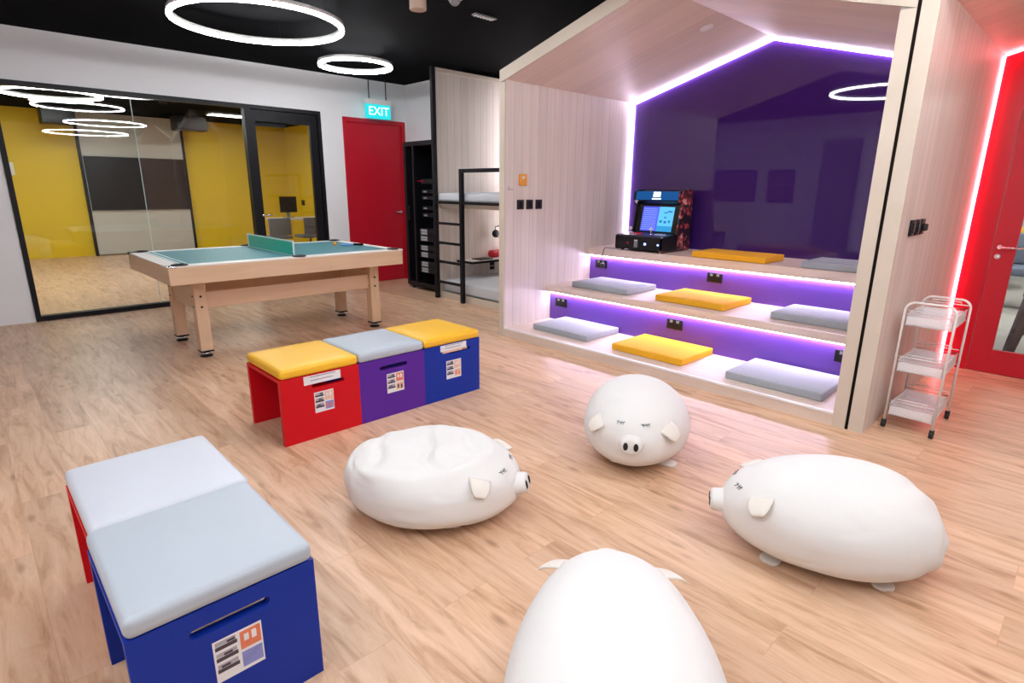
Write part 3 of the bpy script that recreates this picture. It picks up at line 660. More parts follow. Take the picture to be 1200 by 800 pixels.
stool_box((-1.335, 0.327, 0), 0.438, 0.465, 0.372, 'box_blue', 'grey_vinyl', 'blue storage stool with grey cushion nearest the viewer', 'grey vinyl cushion',
          0.0, 0.312, (0.008, 0.205, 0.118, 0.122, ['ink_orange', 'ink_blue', 'ink_blue']))
stool_box((-1.812, 0.336, 0), 0.438, 0.465, 0.372, 'box_red', 'pale_vinyl', 'red storage stool with pale cushion behind the near blue stool', 'pale grey vinyl cushion')

# ================================================================== PIG BEAN BAGS
def sg(v, e): return math.copysign(abs(v) ** e, v)
def pig(loc, yaw, a, b, h, e, label, sag=0.0, wr=0.3, seed=0, ears='flap', eye_t=0.54, snout_t=0.13, tail=False, ear_t=0.60, top_e=1.0, ear_l=0.085, feet=((0.70, 0.030), (-0.70, 0.030), (PI - 0.88, 0.030), (PI + 0.88, 0.030))):
    t = thing('pig_bean_bag', (loc[0], loc[1], 0), label, 'bean bag', 'white pig bean bags', rz=yaw)
    zc = 0.42 * h
    sd = Vector((seed * 3.1, seed * 1.7, seed * 5.3))
    def srf(T, F, disp=True):
        ct = sg(math.cos(T), 0.85); st = math.sin(T)
        st = sg(st, 0.75 if st < 0 else top_e)
        k = 1 - e * ct * math.cos(F)
        p = Vector((a * ct * math.cos(F), b * k * ct * math.sin(F), zc + ((h - zc) * st * k if st > 0 else zc * st)))
        if disp:
            d = Vector((p.x / a, p.y / b, (p.z - zc) / h * 1.6)).normalized()
            n1 = noise.noise(d * 1.5 + sd)
            # folds gather at the rump and run round the sides
            fold = math.sin(F * 8 + T * 3 + 4 * noise.noise(d * 2 + sd)) * max(0, -d.x - 0.45) * math.cos(T) ** 2
            q = Vector((d.x * 1.6 + 0.5 * d.z, d.y * 1.6, d.z * 3.2)) + sd * 1.3
            crease = -max(0, 0.16 - abs(noise.noise(q))) / 0.16 * max(0, noise.noise(d * 2.3 + sd * 0.7) + 0.15)
            amt = 0.006 * n1 + wr * (0.016 * fold + 0.016 * crease)
            if p.z > 0.02: p += d * amt
            if sag:
                r2 = ((p.x + 0.07) / (a * 0.80)) ** 2 + (p.y / (b * 0.80)) ** 2
                if p.z > zc:
                    p.z -= sag * max(0, 1 - r2) * (1 + 0.5 * noise.noise(p * 6 + sd))
                    p.z += 0.016 * math.exp(-((math.sqrt(max(r2, 0)) - 1.05) / 0.12) ** 2) * (0.7 + noise.noise(p * 5 + sd))
                    c2 = Vector((p.x * 5 + p.y * 2.5, p.y * 3.0 - p.x * 1.5, 0)) + sd
                    p.z -= 0.022 * max(0, 0.2 - abs(noise.noise(c2))) / 0.2 * max(0, 1.15 - r2)
        if p.z < 0.002: p.z = 0.002
        return p
    NT, NF = 56, 120
    vs = [Vector((0, 0, 0.002))]; fs = []
    rows = []
    for i in range(NT):
        T = -PI / 2 + PI * (i + 0.5) / NT
        rows.append(len(vs)); vs += [srf(T, 2 * PI * j / NF) for j in range(NF)]
    top = len(vs); vs.append(srf(PI / 2, 0))
    for j in range(NF):
        fs.append((0, rows[0] + (j + 1) % NF, rows[0] + j)); fs.append((top, rows[-1] + j, rows[-1] + (j + 1) % NF))
    for i in range(NT - 1): fs += [(rows[i] + j, rows[i] + (j + 1) % NF, rows[i + 1] + (j + 1) % NF, rows[i + 1] + j) for j in range(NF)]
    mb = MB(); mb.add(vs, fs, 0, True); body = build('body', mb, 'canvas', t, local=True)
    def frame(T, F):
        p = srf(T, F); du = srf(T, F + 0.04) - srf(T, F - 0.04); dv = srf(T + 0.04, F) - srf(T - 0.04, F)
        du.normalize(); n = du.cross(dv).normalized(); dv = n.cross(du)
        return p, du, dv, n
    # seam piping near the floor
    mb = MB(); mb.tube([(lambda q: (q.x * 1.004, q.y * 1.004, 0.014))(srf(-1.02, 2 * PI * k / 72)) for k in range(72)], 0.0035, 6, closed=True); build('seam', mb, 'seam', t, local=True)
    # snout
    p, du, dv, n = frame(snout_t, 0)
    n = (n + Vector((0.6, 0, 0.0))).normalized(); du = (du - du.dot(n) * n).normalized(); dv = n.cross(du)
    p = p - n * 0.050
    mb = MB(); k = 26; vs = []; prof = [(0.074, 0.0), (0.060, 0.024), (0.052, 0.044), (0.049, 0.060), (0.048, 0.074), (0.044, 0.083), (0.034, 0.087), (0.001, 0.088)]
    for rr, hh in prof: vs += [p + n * hh + rr * (1.12 * math.cos(2 * PI * j / k) * du + 0.85 * math.sin(2 * PI * j / k) * dv) for j in range(k)]
    mb.add(vs, [(i * k + j, i * k + (j + 1) % k, (i + 1) * k + (j + 1) % k, (i + 1) * k + j) for i in range(len(prof) - 1) for j in range(k)], 0, True)
    sn = build('snout', mb, 'canvas', t, local=True)
    for s in (-1, 1):
        c = p + n * 0.0860 + du * 0.024 * s; mb = MB(); vs = []
        for rr, hh in ((1, -0.003), (1, 0.002), (0.6, 0.0045), (0.02, 0.005)): vs += [c + n * hh + rr * (0.0115 * math.cos(2 * PI * j / 16) * du + 0.0195 * math.sin(2 * PI * j / 16) * dv) for j in range(16)]
        mb.add(vs, [(i * 16 + j, i * 16 + (j + 1) % 16, (i + 1) * 16 + (j + 1) % 16, (i + 1) * 16 + j) for i in range(3) for j in range(16)], 0, True)
        build('nostril', mb, 'nostril', sn, local=True)['label'] = 'black oval nostril'
    # closed eyes: an arc with three lashes
    for s in (-1, 1):
        p, du, dv, n = frame(eye_t, s * 0.25)
        mb = MB(); arc = [p + n * 0.002 + du * 0.022 * u + dv * 0.006 * (u * u) for u in [k / 4 - 1 for k in range(9)]]
        mb.tube(arc, 0.0013, 6)
        for u in (-0.5, 0.1, 0.6): q = p + n * 0.002 + du * 0.022 * u; mb.tube([q, q - dv * 0.010 + du * 0.004 * (1 if u > 0 else -1) + n * 0.003], 0.0012, 5); mb.tube([q, q + dv * 0.009 + du * 0.003 + n * 0.002], 0.0012, 5)
        build('eye', mb, 'eye_grey', t, local=True)['label'] = 'closed eye stitched in dark thread'
    # ears: soft flaps hinged on the head
    for s in (-1, 1):
        Fe = s * 0.66; Te = ear_t
        p, du, dv, n = frame(Te, Fe)
        mb = MB(); U, V = 8, 8; vs = []; w = 0.050; ln = ear_l
        fw = Vector((1, 0, 0)); fw = (fw - fw.dot(n) * n).normalized()
        down = -dv if dv.z > 0 else dv
        ax = (down - 0.45 * fw).normalized(); sd_ = n.cross(ax)
        for lay in (0, 1):
            for i in range(U + 1):
                for j in range(V + 1):
                    u = i / U; v = 2 * j / V - 1
                    wd = w * (1 - 0.50 * u ** 2.5) * (1 if u < 0.97 else 0.85)
                    lift = (0.009 if ears == 'flap' else 0.010) * math.sin(u * PI * 0.8) + (0.010 if ears == 'flap' else 0.022) * u
                    # keep the flap outside the body
                    q = p + ax * ln * u + sd_ * wd * v * 0.9
                    q = q + n * (lift + 0.002 - 0.004 * (1 - u) - 0.9 * (ln * u) ** 2 / (2 * 0.30) - 0.9 * (wd * v) ** 2 / (2 * 0.34))
                    q = q + n * (0.006 * lay)
                    vs.append(q)
        idx = lambda l, i, j: l * (U + 1) * (V + 1) + i * (V + 1) + j
        fs = []
        for i in range(U):
            for j in range(V):
                fs.append((idx(1, i, j), idx(1, i + 1, j), idx(1, i + 1, j + 1), idx(1, i, j + 1))); fs.append((idx(0, i, j), idx(0, i, j + 1), idx(0, i + 1, j + 1), idx(0, i + 1, j)))
        for i in range(U): fs += [(idx(0, i, 0), idx(0, i + 1, 0), idx(1, i + 1, 0), idx(1, i, 0)), (idx(0, i, V), idx(1, i, V), idx(1, i + 1, V), idx(0, i + 1, V))]
        for j in range(V): fs += [(idx(0, 0, j), idx(1, 0, j), idx(1, 0, j + 1), idx(0, 0, j + 1)), (idx(0, U, j), idx(0, U, j + 1), idx(1, U, j + 1), idx(1, U, j))]
        mb.add(vs, fs, 0, True); build('ear', mb, 'felt_cream', t, local=True)
    # four flat felt feet showing past the belly
    for F, ext in feet:
        p = srf(-0.95, F); dr = Vector((p.x * 0.45, p.y * 1.3, 0)).normalized(); sd_ = Vector((-dr.y, dr.x, 0))
        o = Vector((p.x, p.y, 0))
        out = []
        K = 22
        for k in range(K + 1):
            th_ = -PI / 2 + PI * k / K; rr = 0.034 * (1 - 0.22 * math.exp(-(th_ / 0.22) ** 2))
            out.append(o + dr * (ext + rr * math.cos(th_)) + sd_ * 0.037 * math.sin(th_))
        out = [o - sd_ * 0.030 - dr * 0.05] + out + [o + sd_ * 0.030 - dr * 0.05]
        mb = MB(); nn = len(out); vs = [(q.x, q.y, 0.001) for q in out] + [(q.x, q.y, 0.012) for q in out]
        mb.add(vs, [list(range(nn))[::-1], [i + nn for i in range(nn)]] + [(i, (i + 1) % nn, (i + 1) % nn + nn, i + nn) for i in range(nn)], 0)
        build('foot', mb, 'felt_cream', t, local=True, bevel=0.003)
    if tail:
        p, du, dv, n = frame(0.25, PI); mb = MB()
        mb.tube([p - n * 0.01 + n * 0.05 * u + du * 0.018 * math.sin(u * 9) + dv * 0.018 * (math.cos(u * 9) - 1) for u in [k / 14 for k in range(15)]], 0.006, 8)
        build('tail', mb, 'canvas', t, local=True)
    return t
pig((-1.862, 1.329), 0.58, 0.384, 0.326, 0.290, 0.05, 'flattened white pig bean bag, creased on top, in front of stool row', sag=0.030, wr=0.9, seed=1, feet=((0.8, 0.0), (-0.95, -0.012), (PI - 1.0, -0.03), (PI + 1.0, -0.03)), snout_t=0.06, top_e=0.72)
pig((-1.568, 2.445), -1.04, 0.380, 0.272, 0.380, 0.0, 'white pig bean bag facing the viewer with black nostrils, nearest the nook', wr=0.25, seed=2, feet=((0.98, 0.050), (-0.7, -0.03), (PI - 1.0, 0.0), (PI + 1.0, 0.0)), ear_t=0.46)
pig((-0.551, 2.219), 3.66, 0.385, 0.292, 0.358, 0.11, 'plump white pig bean bag at right with snout pointing left', wr=0.75, seed=3, snout_t=0.0)
pig((-0.598, 0.925), 2.25, 0.486, 0.268, 0.417, 0.04, 'white pig bean bag seen from behind, nearest the viewer', wr=0.15, seed=4, ears='out', eye_t=0.36, ear_l=0.066)

# ================================================================== NOOK CUSHIONS
def seat_cushion(x0, x1, y0, y1, z, mat, label, grp):
    mb = MB(); mb.rbox((x0, y0, z + 0.001), (x1, y1, z + 0.054), 0.009, 3, bulge=0.0015, cuts=4)
    tag(build('seat_cushion', mb, mat), label, 'cushion', grp)
G1, G2 = 'grey seat cushions in the nook', 'yellow seat cushions in the nook'
seat_cushion(-3.585, -2.945, 3.735, 4.203, 0.082, 'grey_fabric', 'grey seat cushion on the lowest tier, left end by the timber wall', G1)
seat_cushion(-2.665, -2.025, 3.712, 4.195, 0.082, 'yellow_fabric', 'yellow seat cushion on the lowest tier', G2)
seat_cushion(-1.683, -1.050, 3.700, 4.180, 0.082, 'grey_fabric', 'grey seat cushion on the lowest tier, right end by the front post', G1)
seat_cushion(-3.580, -2.925, 4.270, 4.745, 0.423, 'grey_fabric', 'grey seat cushion on the middle tier, left end below the arcade cabinet', G1)
seat_cushion(-2.640, -2.010, 4.275, 4.768, 0.423, 'yellow_fabric', 'yellow seat cushion on the middle tier', G2)
seat_cushion(-1.662, -1.020, 4.305, 4.760, 0.423, 'grey_fabric', 'grey seat cushion on the middle tier, right end', G1)
seat_cushion(-2.620, -1.950, 4.715, 5.190, 0.760, 'yellow_fabric', 'yellow seat cushion on the top tier beside the arcade cabinet', G2) if False else seat_cushion(-2.620, -1.950, 4.80, 5.200, 0.760, 'yellow_fabric', 'yellow seat cushion on the top tier beside the arcade cabinet', G2)
seat_cushion(-1.665, -1.025, 4.800, 5.250, 0.760, 'grey_fabric', 'grey seat cushion on the top tier, right end', G1)

# sockets on the risers
def socket(x, y, z, label, plugs=0):
    t = thing('power_socket', (x, y, z), label, 'socket', 'black sockets on the violet risers')
    mb = MB(); mb.rbox((x - 0.073, y - 0.012, z - 0.043), (x + 0.073, y - 0.0005, z + 0.043), 0.005); build('plate', mb, 'black_plastic', t)
    for s in (-1, 1):
        build('switch', boxes(((x + s * 0.03 - 0.012, y - 0.0155, z + 0.014), (x + s * 0.03 + 0.012, y - 0.0115, z + 0.034))), 'grey_plastic', t)
        mb = MB(); mb.box((x + s * 0.036 - 0.010, y - 0.0125, z - 0.024), (x + s * 0.036 - 0.006, y - 0.0118, z - 0.012)); mb.box((x + s * 0.036 + 0.006, y - 0.0125, z - 0.024), (x + s * 0.036 + 0.010, y - 0.0118, z - 0.012)); mb.box((x + s * 0.036 - 0.002, y - 0.0125, z - 0.008), (x + s * 0.036 + 0.002, y - 0.0118, z + 0.004))
        build('socket_hole', mb, 'nostril', t)
    if plugs:
        mb = MB(); mb.rbox((x + 0.015, y - 0.05, z - 0.034), (x + 0.062, y - 0.013, z + 0.014), 0.008); build('plug', mb, 'rubber', t)
socket(-3.653, 4.21, 0.263, 'black double socket on lower violet riser, left end')
socket(-2.39, 4.21, 0.263, 'black double socket on lower violet riser, middle')
socket(-1.085, 4.21, 0.265, 'black double socket on lower violet riser, right end by the post')
socket(-3.653, 4.83, 0.594, 'black double socket with plug on upper violet riser below arcade cabinet', 1)
socket(-2.386, 4.83, 0.594, 'black double socket on upper violet riser, middle')
mb = MB(); mb.tube([(-3.615, 4.79, 0.60), (-3.615, 4.772, 0.64), (-3.60, 4.768, 0.70), (-3.588, 4.770, 0.752), (-3.582, 4.776, 0.770), (-3.565, 4.80, 0.772), (-3.52, 4.87, 0.766), (-3.45, 4.95, 0.765)], 0.0035, 8)
tag(build('power_cable', mb, 'rubber'), 'thin black cable running from socket up to arcade cabinet', 'cable')

# wall plates on the nook's left wall
def wall_plate(y0, y1, z0, z1, name, mat, label, cat, grp=None):
    t = thing(name, (IX0, (y0 + y1) / 2, (z0 + z1) / 2), label, cat, grp)
    mb = MB(); mb.rbox((IX0 + 0.0005, y0, z0), (IX0 + 0.010, y1, z1), 0.004); build('plate', mb, mat, t)
    return t
t = wall_plate(3.742, 3.846, 1.375, 1.477, 'notice_card', 'orange_card', 'orange card with small white mark on timber wall above switches', 'card')
build('mark', one(lambda m: m.prism([(3.772, 1.456), (3.818, 1.456), (3.795, 1.428)], 0, IX0 + 0.010, IX0 + 0.0112)), 'paper', t)
for i, (y, lab) in enumerate(((3.722, 'black wall switch on timber wall, nearest the front edge'), (3.842, 'black wall switch on timber wall, middle of three'), (3.966, 'black wall switch on timber wall, deepest of three'))):
    t = wall_plate(y, y + 0.086, 1.165, 1.252, 'wall_switch', 'black_plastic', lab, 'switch', 'black switches on the timber wall')
    build('rocker', boxes(((IX0 + 0.010, y + 0.026, 1.182), (IX0 + 0.0125, y + 0.060, 1.236))), 'screen_black', t)
mb = MB(); mb.rbox((IX0 + 0.0005, 3.605, 1.337), (IX0 + 0.003, 3.672, 1.348), 0.001); mb.box((IX0 + 0.0005, 3.612, 1.352), (IX0 + 0.002, 3.632, 1.368))
tag(build('sticker', mb, 'ink_grey'), 'small grey sticker on front edge of the timber wall', 'sticker')
# three switches on the other side (right nook's left wall)
for k, (y, lab) in enumerate(((3.765, 'black wall switch on pink-lit wall above the trolley, nearest the front'), (3.878, 'black wall switch on pink-lit wall above the trolley, middle'), (3.991, 'black wall switch with plug on pink-lit wall above the trolley'))):
    t = thing('wall_switch', (-0.776, y + 0.043, 1.16), lab, 'switch', 'black switches on the pink-lit wall')
    mb = MB(); mb.rbox((-0.7755, y, 1.115), (-0.762, y + 0.086, 1.203), 0.004); build('plate', mb, 'black_plastic', t)
    if k == 2:
        mb = MB(); mb.rbox((-0.762, y + 0.02, 1.135), (-0.742, y + 0.075, 1.175), 0.006); build('plug', mb, 'rubber', t)
    else: build('rocker', boxes(((-0.762, y + 0.026, 1.135), (-0.757, y + 0.060, 1.185))), 'screen_black', t)

# ================================================================== ARCADE CABINET
def arcade():
    x0, x1 = -3.470, -2.945; zb = 0.760
    t = thing('arcade_cabinet', ((x0 + x1) / 2, 4.82, zb), 'black tabletop arcade cabinet with lit blue screen on top tier', 'arcade machine')
    # art on the sides: abstract red, pink and pale blotches
    m, nt, ns, lk = new_mat('side_art'); out = nd(ns, 'ShaderNodeOutputMaterial'); p = nd(ns, 'ShaderNodeBsdfPrincipled'); lk.new(p.outputs[0], out.inputs[0]); p.inputs['Roughness'].default_value = 0.3
    tc = nd(ns, 'ShaderNodeTexCoord'); nz = nd(ns, 'ShaderNodeTexNoise'); nz.inputs['Scale'].default_value = 11; nz.inputs['Detail'].default_value = 5; nz.inputs['Distortion'].default_value = 1.5; lk.new(tc.outputs['Object'], nz.inputs['Vector'])
    cr = nd(ns, 'ShaderNodeValToRGB'); cr.color_ramp.elements[0].position = 0.40; cr.color_ramp.elements[0].color = (0.012, 0.008, 0.012, 1); cr.color_ramp.elements[1].position = 0.66; cr.color_ramp.elements[1].color = (0.75, 0.42, 0.36, 1)
    for q, c in ((0.52, (0.02, 0.01, 0.013, 1)), (0.565, (0.36, 0.02, 0.035, 1)), (0.61, (0.50, 0.12, 0.11, 1))): cr.color_ramp.elements.new(q).color = c
    lk.new(nz.outputs[0], cr.inputs[0]); lk.new(cr.outputs[0], p.inputs['Base Color']); M['side_art'] = m
    prof = [(4.815, zb + 0.012), (5.325, zb + 0.012), (5.325, 1.35), (5.24, 1.356), (5.085, 1.343), (5.070, 1.245), (5.135, 1.21), (5.075, 0.93), (4.835, 0.915), (4.815, 0.905)]
    for a, b, mt in ((x0, x0 + 0.018, 'black_plastic'), (x1 - 0.018, x1, 'side_art')):
        build('side_panel', one(lambda m: m.prism(prof, 0, a, b)), mt, t)
    a, b = x0 + 0.018, x1 - 0.018
    build('control_deck', one(lambda m: m.prism([(4.815, zb + 0.02), (5.09, zb + 0.02), (5.09, 0.932), (4.835, 0.915), (4.815, 0.900)], 0, x0 - 0.012, x1 + 0.004)), 'black_plastic', t)
    build('cabinet_shell', one(lambda m: m.prism([(5.10, zb + 0.015), (5.315, zb + 0.015), (5.315, 1.345), (5.24, 1.35), (5.16, 1.33), (5.175, 1.20), (5.12, 0.93)], 0, a, b)), 'black_plastic', t)
    build('speaker_panel', one(lambda m: (m.prism([(5.075, 1.243), (5.175, 1.195), (5.175, 1.215), (5.085, 1.255)], 0, a, b))), 'black_plastic', t)
    M['marquee'] = emit('marquee_blue', (0.02, 0.13, 0.42), 0.7); M['marquee_white'] = emit('marquee_white', (0.85, 0.93, 1), 2.2)
    q = build('marquee', one(lambda m: m.prism([(5.078, 1.252), (5.093, 1.252), (5.106, 1.336), (5.091, 1.336)], 0, a + 0.004, b - 0.004)), 'marquee', t)
    build('marquee_badge', one(lambda m: (m.prism([(5.0795, 1.283), (5.084, 1.283), (5.0935, 1.330), (5.089, 1.330)], 0, -3.245, -3.165), m.prism([(5.0755, 1.258), (5.080, 1.258), (5.0825, 1.270), (5.078, 1.270)], 0, -3.255, -3.155))), 'marquee_white', q)
    build('bezel', one(lambda m: m.prism([(5.100, 0.935), (5.115, 0.935), (5.170, 1.205), (5.155, 1.205)], 0, a, b)), 'screen_black', t)
    M['scr_list'] = emit('screen_violet', (0.10, 0.12, 0.80), 1.15); M['scr_pic'] = emit('screen_sky', (0.12, 0.50, 0.92), 1.2); M['scr_line'] = emit('screen_line', (0.22, 0.32, 0.95), 1.25); M['scr_dark'] = emit('screen_dark', (0.03, 0.18, 0.50), 1.0); M['scr_teal'] = emit('screen_teal', (0.05, 0.35, 0.72), 1.0)
    def yz(v, d): # point up the slanted screen
        y = 5.0995 + (5.1545 - 5.0995) * v; z = 0.935 + 0.27 * v
        return (y - d * 0.98, z + d * 0.2)
    def strip(m, xa, xb, va, vb, d, mi):
        q0 = yz(va, 0.0); q1 = yz(vb, 0.0); r1 = yz(vb, d); r0 = yz(va, d)
        m.prism([q0, q1, r1, r0], 0, xa, xb, mi)
    sx0, sx1 = -3.39, -3.03; sm = sx0 + 0.19
    mb = MB(); strip(mb, sx0, sm, 0.04, 0.93, 0.0015, 0); strip(mb, sm, sx1, 0.04, 0.93, 0.0015, 1)
    for k in range(11): strip(mb, sx0 + 0.012, sm - 0.02, 0.10 + k * 0.073, 0.125 + k * 0.073, 0.0022, 2)
    strip(mb, sm, sx1, 0.04, 0.24, 0.0022, 4)
    for (u0, u1, v0, v1) in ((0.02, 0.05, 0.36, 0.44), (0.07, 0.10, 0.34, 0.42), (0.12, 0.14, 0.36, 0.45), (0.07, 0.09, 0.52, 0.58), (0.10, 0.15, 0.74, 0.79), (0.06, 0.10, 0.70, 0.74)): strip(mb, sm + u0, sm + u1, v0, v1, 0.0026, 3)
    sc = build('screen', mb, ['scr_list', 'scr_pic', 'scr_line', 'scr_dark', 'scr_teal'], t); sc['label'] = 'lit blue game menu screen'
    # controls
    def joystick(x):
        z = 0.921
        j = MB(); j.cyl((x, 4.95, z), 0.018, 0.006); j.tube([(x, 4.95, z + 0.004), (x, 4.95, z + 0.045)], 0.005, 10)
        j = build('joystick', j, 'chrome', t); k = MB(); k.lathe([(max(0.0004, 0.017 * math.sin(q / 10 * PI)), 0.052 - 0.017 * math.cos(q / 10 * PI)) for q in range(11)], (x, 4.95, z), 2, 18)
        build('knob', k, 'paper', j)
    joystick(-3.40); joystick(-3.16)
    M['btn_red'] = plain('button_red', (0.55, 0.01, 0.03), 0.3); M['btn_lit'] = emit('button_lit', (0.25, 0.35, 1.0), 4.0); M['btn_pale'] = plain('button_pale', (0.5, 0.5, 0.7), 0.3)
    for bx0, mat in ((-3.34, 'btn_red'), (-3.09, 'btn_pale')):
        for r_ in range(2):
            for c_ in range(3):
                k = MB(); k.lathe([(0.015, 0), (0.015, 0.006), (0.011, 0.009), (0.0004, 0.009)], (bx0 + c_ * 0.036, 4.92 + r_ * 0.045, 0.9205 + r_ * 0.003), 2, 14); build('button', k, mat, t)
    for x, mat, r in ((-3.33, 'btn_red', 0.010), (-3.13, 'btn_lit', 0.012), (-2.985, 'btn_lit', 0.009)):
        k = MB(); k.cyl((x, 4.807, 0.838), r, 0.010, 1, 14); build('button', k, mat, t)
    build('coin_plate', boxes(((-3.255, 4.810, 0.80), (-3.215, 4.8155, 0.875))), 'grey_plastic', t)
    build('emblem', boxes(((-3.25, 4.8085, 0.862), (-3.22, 4.8105, 0.872))), 'paper', t)
    for x in (x0 + 0.05, x1 - 0.05):
        for y in (4.86, 5.27):
            k = MB(); k.cyl((x, y, zb + 0.0005), 0.014, 0.022); build('foot', k, 'rubber', t)
arcade()

# ================================================================== TROLLEY
def trolley():
    x0, x1, y0, y1, zt = -0.724, -0.488, 3.782, 4.218, 0.735
    t = thing('wire_trolley', ((x0 + x1) / 2, (y0 + y1) / 2, 0), 'white three-tier wire trolley on black castors beside timber post', 'trolley')
    r = 0.05
    for y in (y0, y1):
        h = zt + (0.022 if y == y0 else 0.004)
        path = [(x0, y, 0.045), (x0, y, h - r)] + [(x0 + r - r * math.cos(a), y, h - r + r * math.sin(a)) for a in [k / 8 * PI / 2 for k in range(1, 9)]] + \
               [(x1 - r + r * math.sin(a), y, h - r + r * math.cos(a)) for a in [k / 8 * PI / 2 for k in range(0, 9)]] + [(x1, y, 0.045)]
        mb = MB(); mb.tube(path, 0.0065, 10); build('frame', mb, 'white_metal', t)
    for z in (0.085, 0.355, 0.625):
        mb = MB(); a, b, c, d = x0 + 0.012, x1 - 0.012, y0 + 0.012, y1 - 0.012; e = 0.0012; hh = 0.062
        mb.box((a, c, z), (b, d, z + e)); mb.box((a, c, z), (a + e, d, z + hh)); mb.box((b - e, c, z), (b, d, z + hh)); mb.box((a, c, z), (b, c + e, z + hh * 0.8)); mb.box((a, d - e, z), (b, d, z + hh * 0.8))
        tr = build('tray', mb, 'mesh_white', t)
        for zz in (z + hh, z - 0.002):
            mb = MB(); mb.tube([(a, c, zz), (b, c, zz), (b, d, zz), (a, d, zz)], 0.0035, 6, closed=True); build('rim', mb, 'white_metal', tr)
        for y in (c - 0.004, d + 0.004):
            mb = MB(); g = z + hh + 0.022; mb.tube([(a, y, g), (b, y, g)], 0.003, 6); mb.tube([(a + 0.035, y, g), (a + 0.035, y, g + 0.016), (b - 0.035, y, g + 0.016), (b - 0.035, y, g)], 0.0028, 6); build('guard_wire', mb, 'white_metal', tr)
    for x in (x0, x1):
        for y in (y0, y1):
            mb = MB(); mb.cyl((x - 0.010, y, 0.021), 0.0205, 0.020, 0, 18); mb.rbox((x - 0.012, y - 0.012, 0.022), (x + 0.012, y + 0.014, 0.050), 0.004); build('castor', mb, 'rubber', t)
trolley()

# ================================================================== SERVER RACK
def rack():
    x0, x1, y0, y1, z1 = -6.70, -5.86, 4.44, 4.955, 1.925
    t = thing('server_rack', ((x0 + x1) / 2, y0, 0), 'tall black server rack beside the red door', 'rack')
    build('case', boxes(((x0, y0 + 0.03, 0.03), (x0 + 0.03, y1, z1)), ((x1 - 0.03, y0 + 0.03, 0.03), (x1, y1, z1)), ((x0 + 0.03, y0 + 0.03, z1 - 0.04), (x1 - 0.03, y1, z1)), ((x0 + 0.03, y0 + 0.03, 0.03), (x1 - 0.03, y1, 0.08)), ((x0 + 0.03, y1 - 0.02, 0.08), (x1 - 0.03, y1, z1 - 0.04))), 'black_metal', t)
    s = 0.055
    d = build('door', boxes(((x0, y0, 0.05), (x0 + s, y0 + 0.025, z1)), ((x1 - s, y0, 0.05), (x1, y0 + 0.025, z1)), ((x0 + s, y0, 0.05), (x1 - s, y0 + 0.025, 0.05 + s)), ((x0 + s, y0, z1 - s), (x1 - s, y0 + 0.025, z1)), ((x0 + 0.20, y0, 0.05 + s), (x0 + 0.235, y0 + 0.025, z1 - s))), 'black_plastic', t)
    build('handle', one(lambda m: m.rbox((x0 + 0.1, y0 - 0.02, 0.93), (x0 + 0.125, y0 + 0.008, 1.12), 0.006)), 'black_metal', d)
    for z, zz in ((0.745, 0.82), (0.665, 0.73), (0.54, 0.605), (0.45, 0.515), (0.325, 0.39), (0.245, 0.31)):
        u = build('network_switch', boxes(((x0 + 0.25, y0 + 0.04, z - 0.005), (x1 - 0.18, y0 + 0.3, zz + 0.003))), 'black_plastic', t)
        build('port_block', boxes(*[((-6.40 + q * 0.029, y0 + 0.034, z + r_ * (zz - z) / 2 + 0.003), (-6.40 + q * 0.029 + 0.022, y0 + 0.04, z + (r_ + 1) * (zz - z) / 2 - 0.003)) for q in range(5) for r_ in range(2)]), 'port_grey', u)
    u = build('server_unit', boxes(((x0 + 0.33, y0 + 0.04, 1.40), (x1 - 0.1, y0 + 0.35, 1.46))), 'black_plastic', t)
    M['led_dot'] = emit('red_indicator', (0.8, 0.02, 0.06), 0.3)
    build('indicator', boxes(((-6.44, y0 + 0.036, 1.428), (-6.30, y0 + 0.04, 1.438))), 'led_dot', u)
    for k, z in enumerate((1.28, 1.20, 1.07, 0.98)):
        u = build('patch_panel', boxes(((x0 + 0.33, y0 + 0.05, z), (x1 - 0.1, y0 + 0.3, z + 0.045))), 'black_plastic', t)
        build('socket_row', boxes(((-6.33, y0 + 0.045, z + 0.01), (-6.26, y0 + 0.05, z + 0.03))), 'grey_plastic', u)
    mb = MB(); mb.cyl((x1 - 0.12, y0 + 0.1, z1), 0.006, 0.16); build('antenna', mb, 'grey_plastic', t)
    for x in (x0 + 0.05, x1 - 0.05):
        for y in (y0 + 0.07, y1 - 0.05):
            mb = MB(); mb.cyl((x, y, 0), 0.025, 0.03); build('foot', mb, 'rubber', t)
rack()

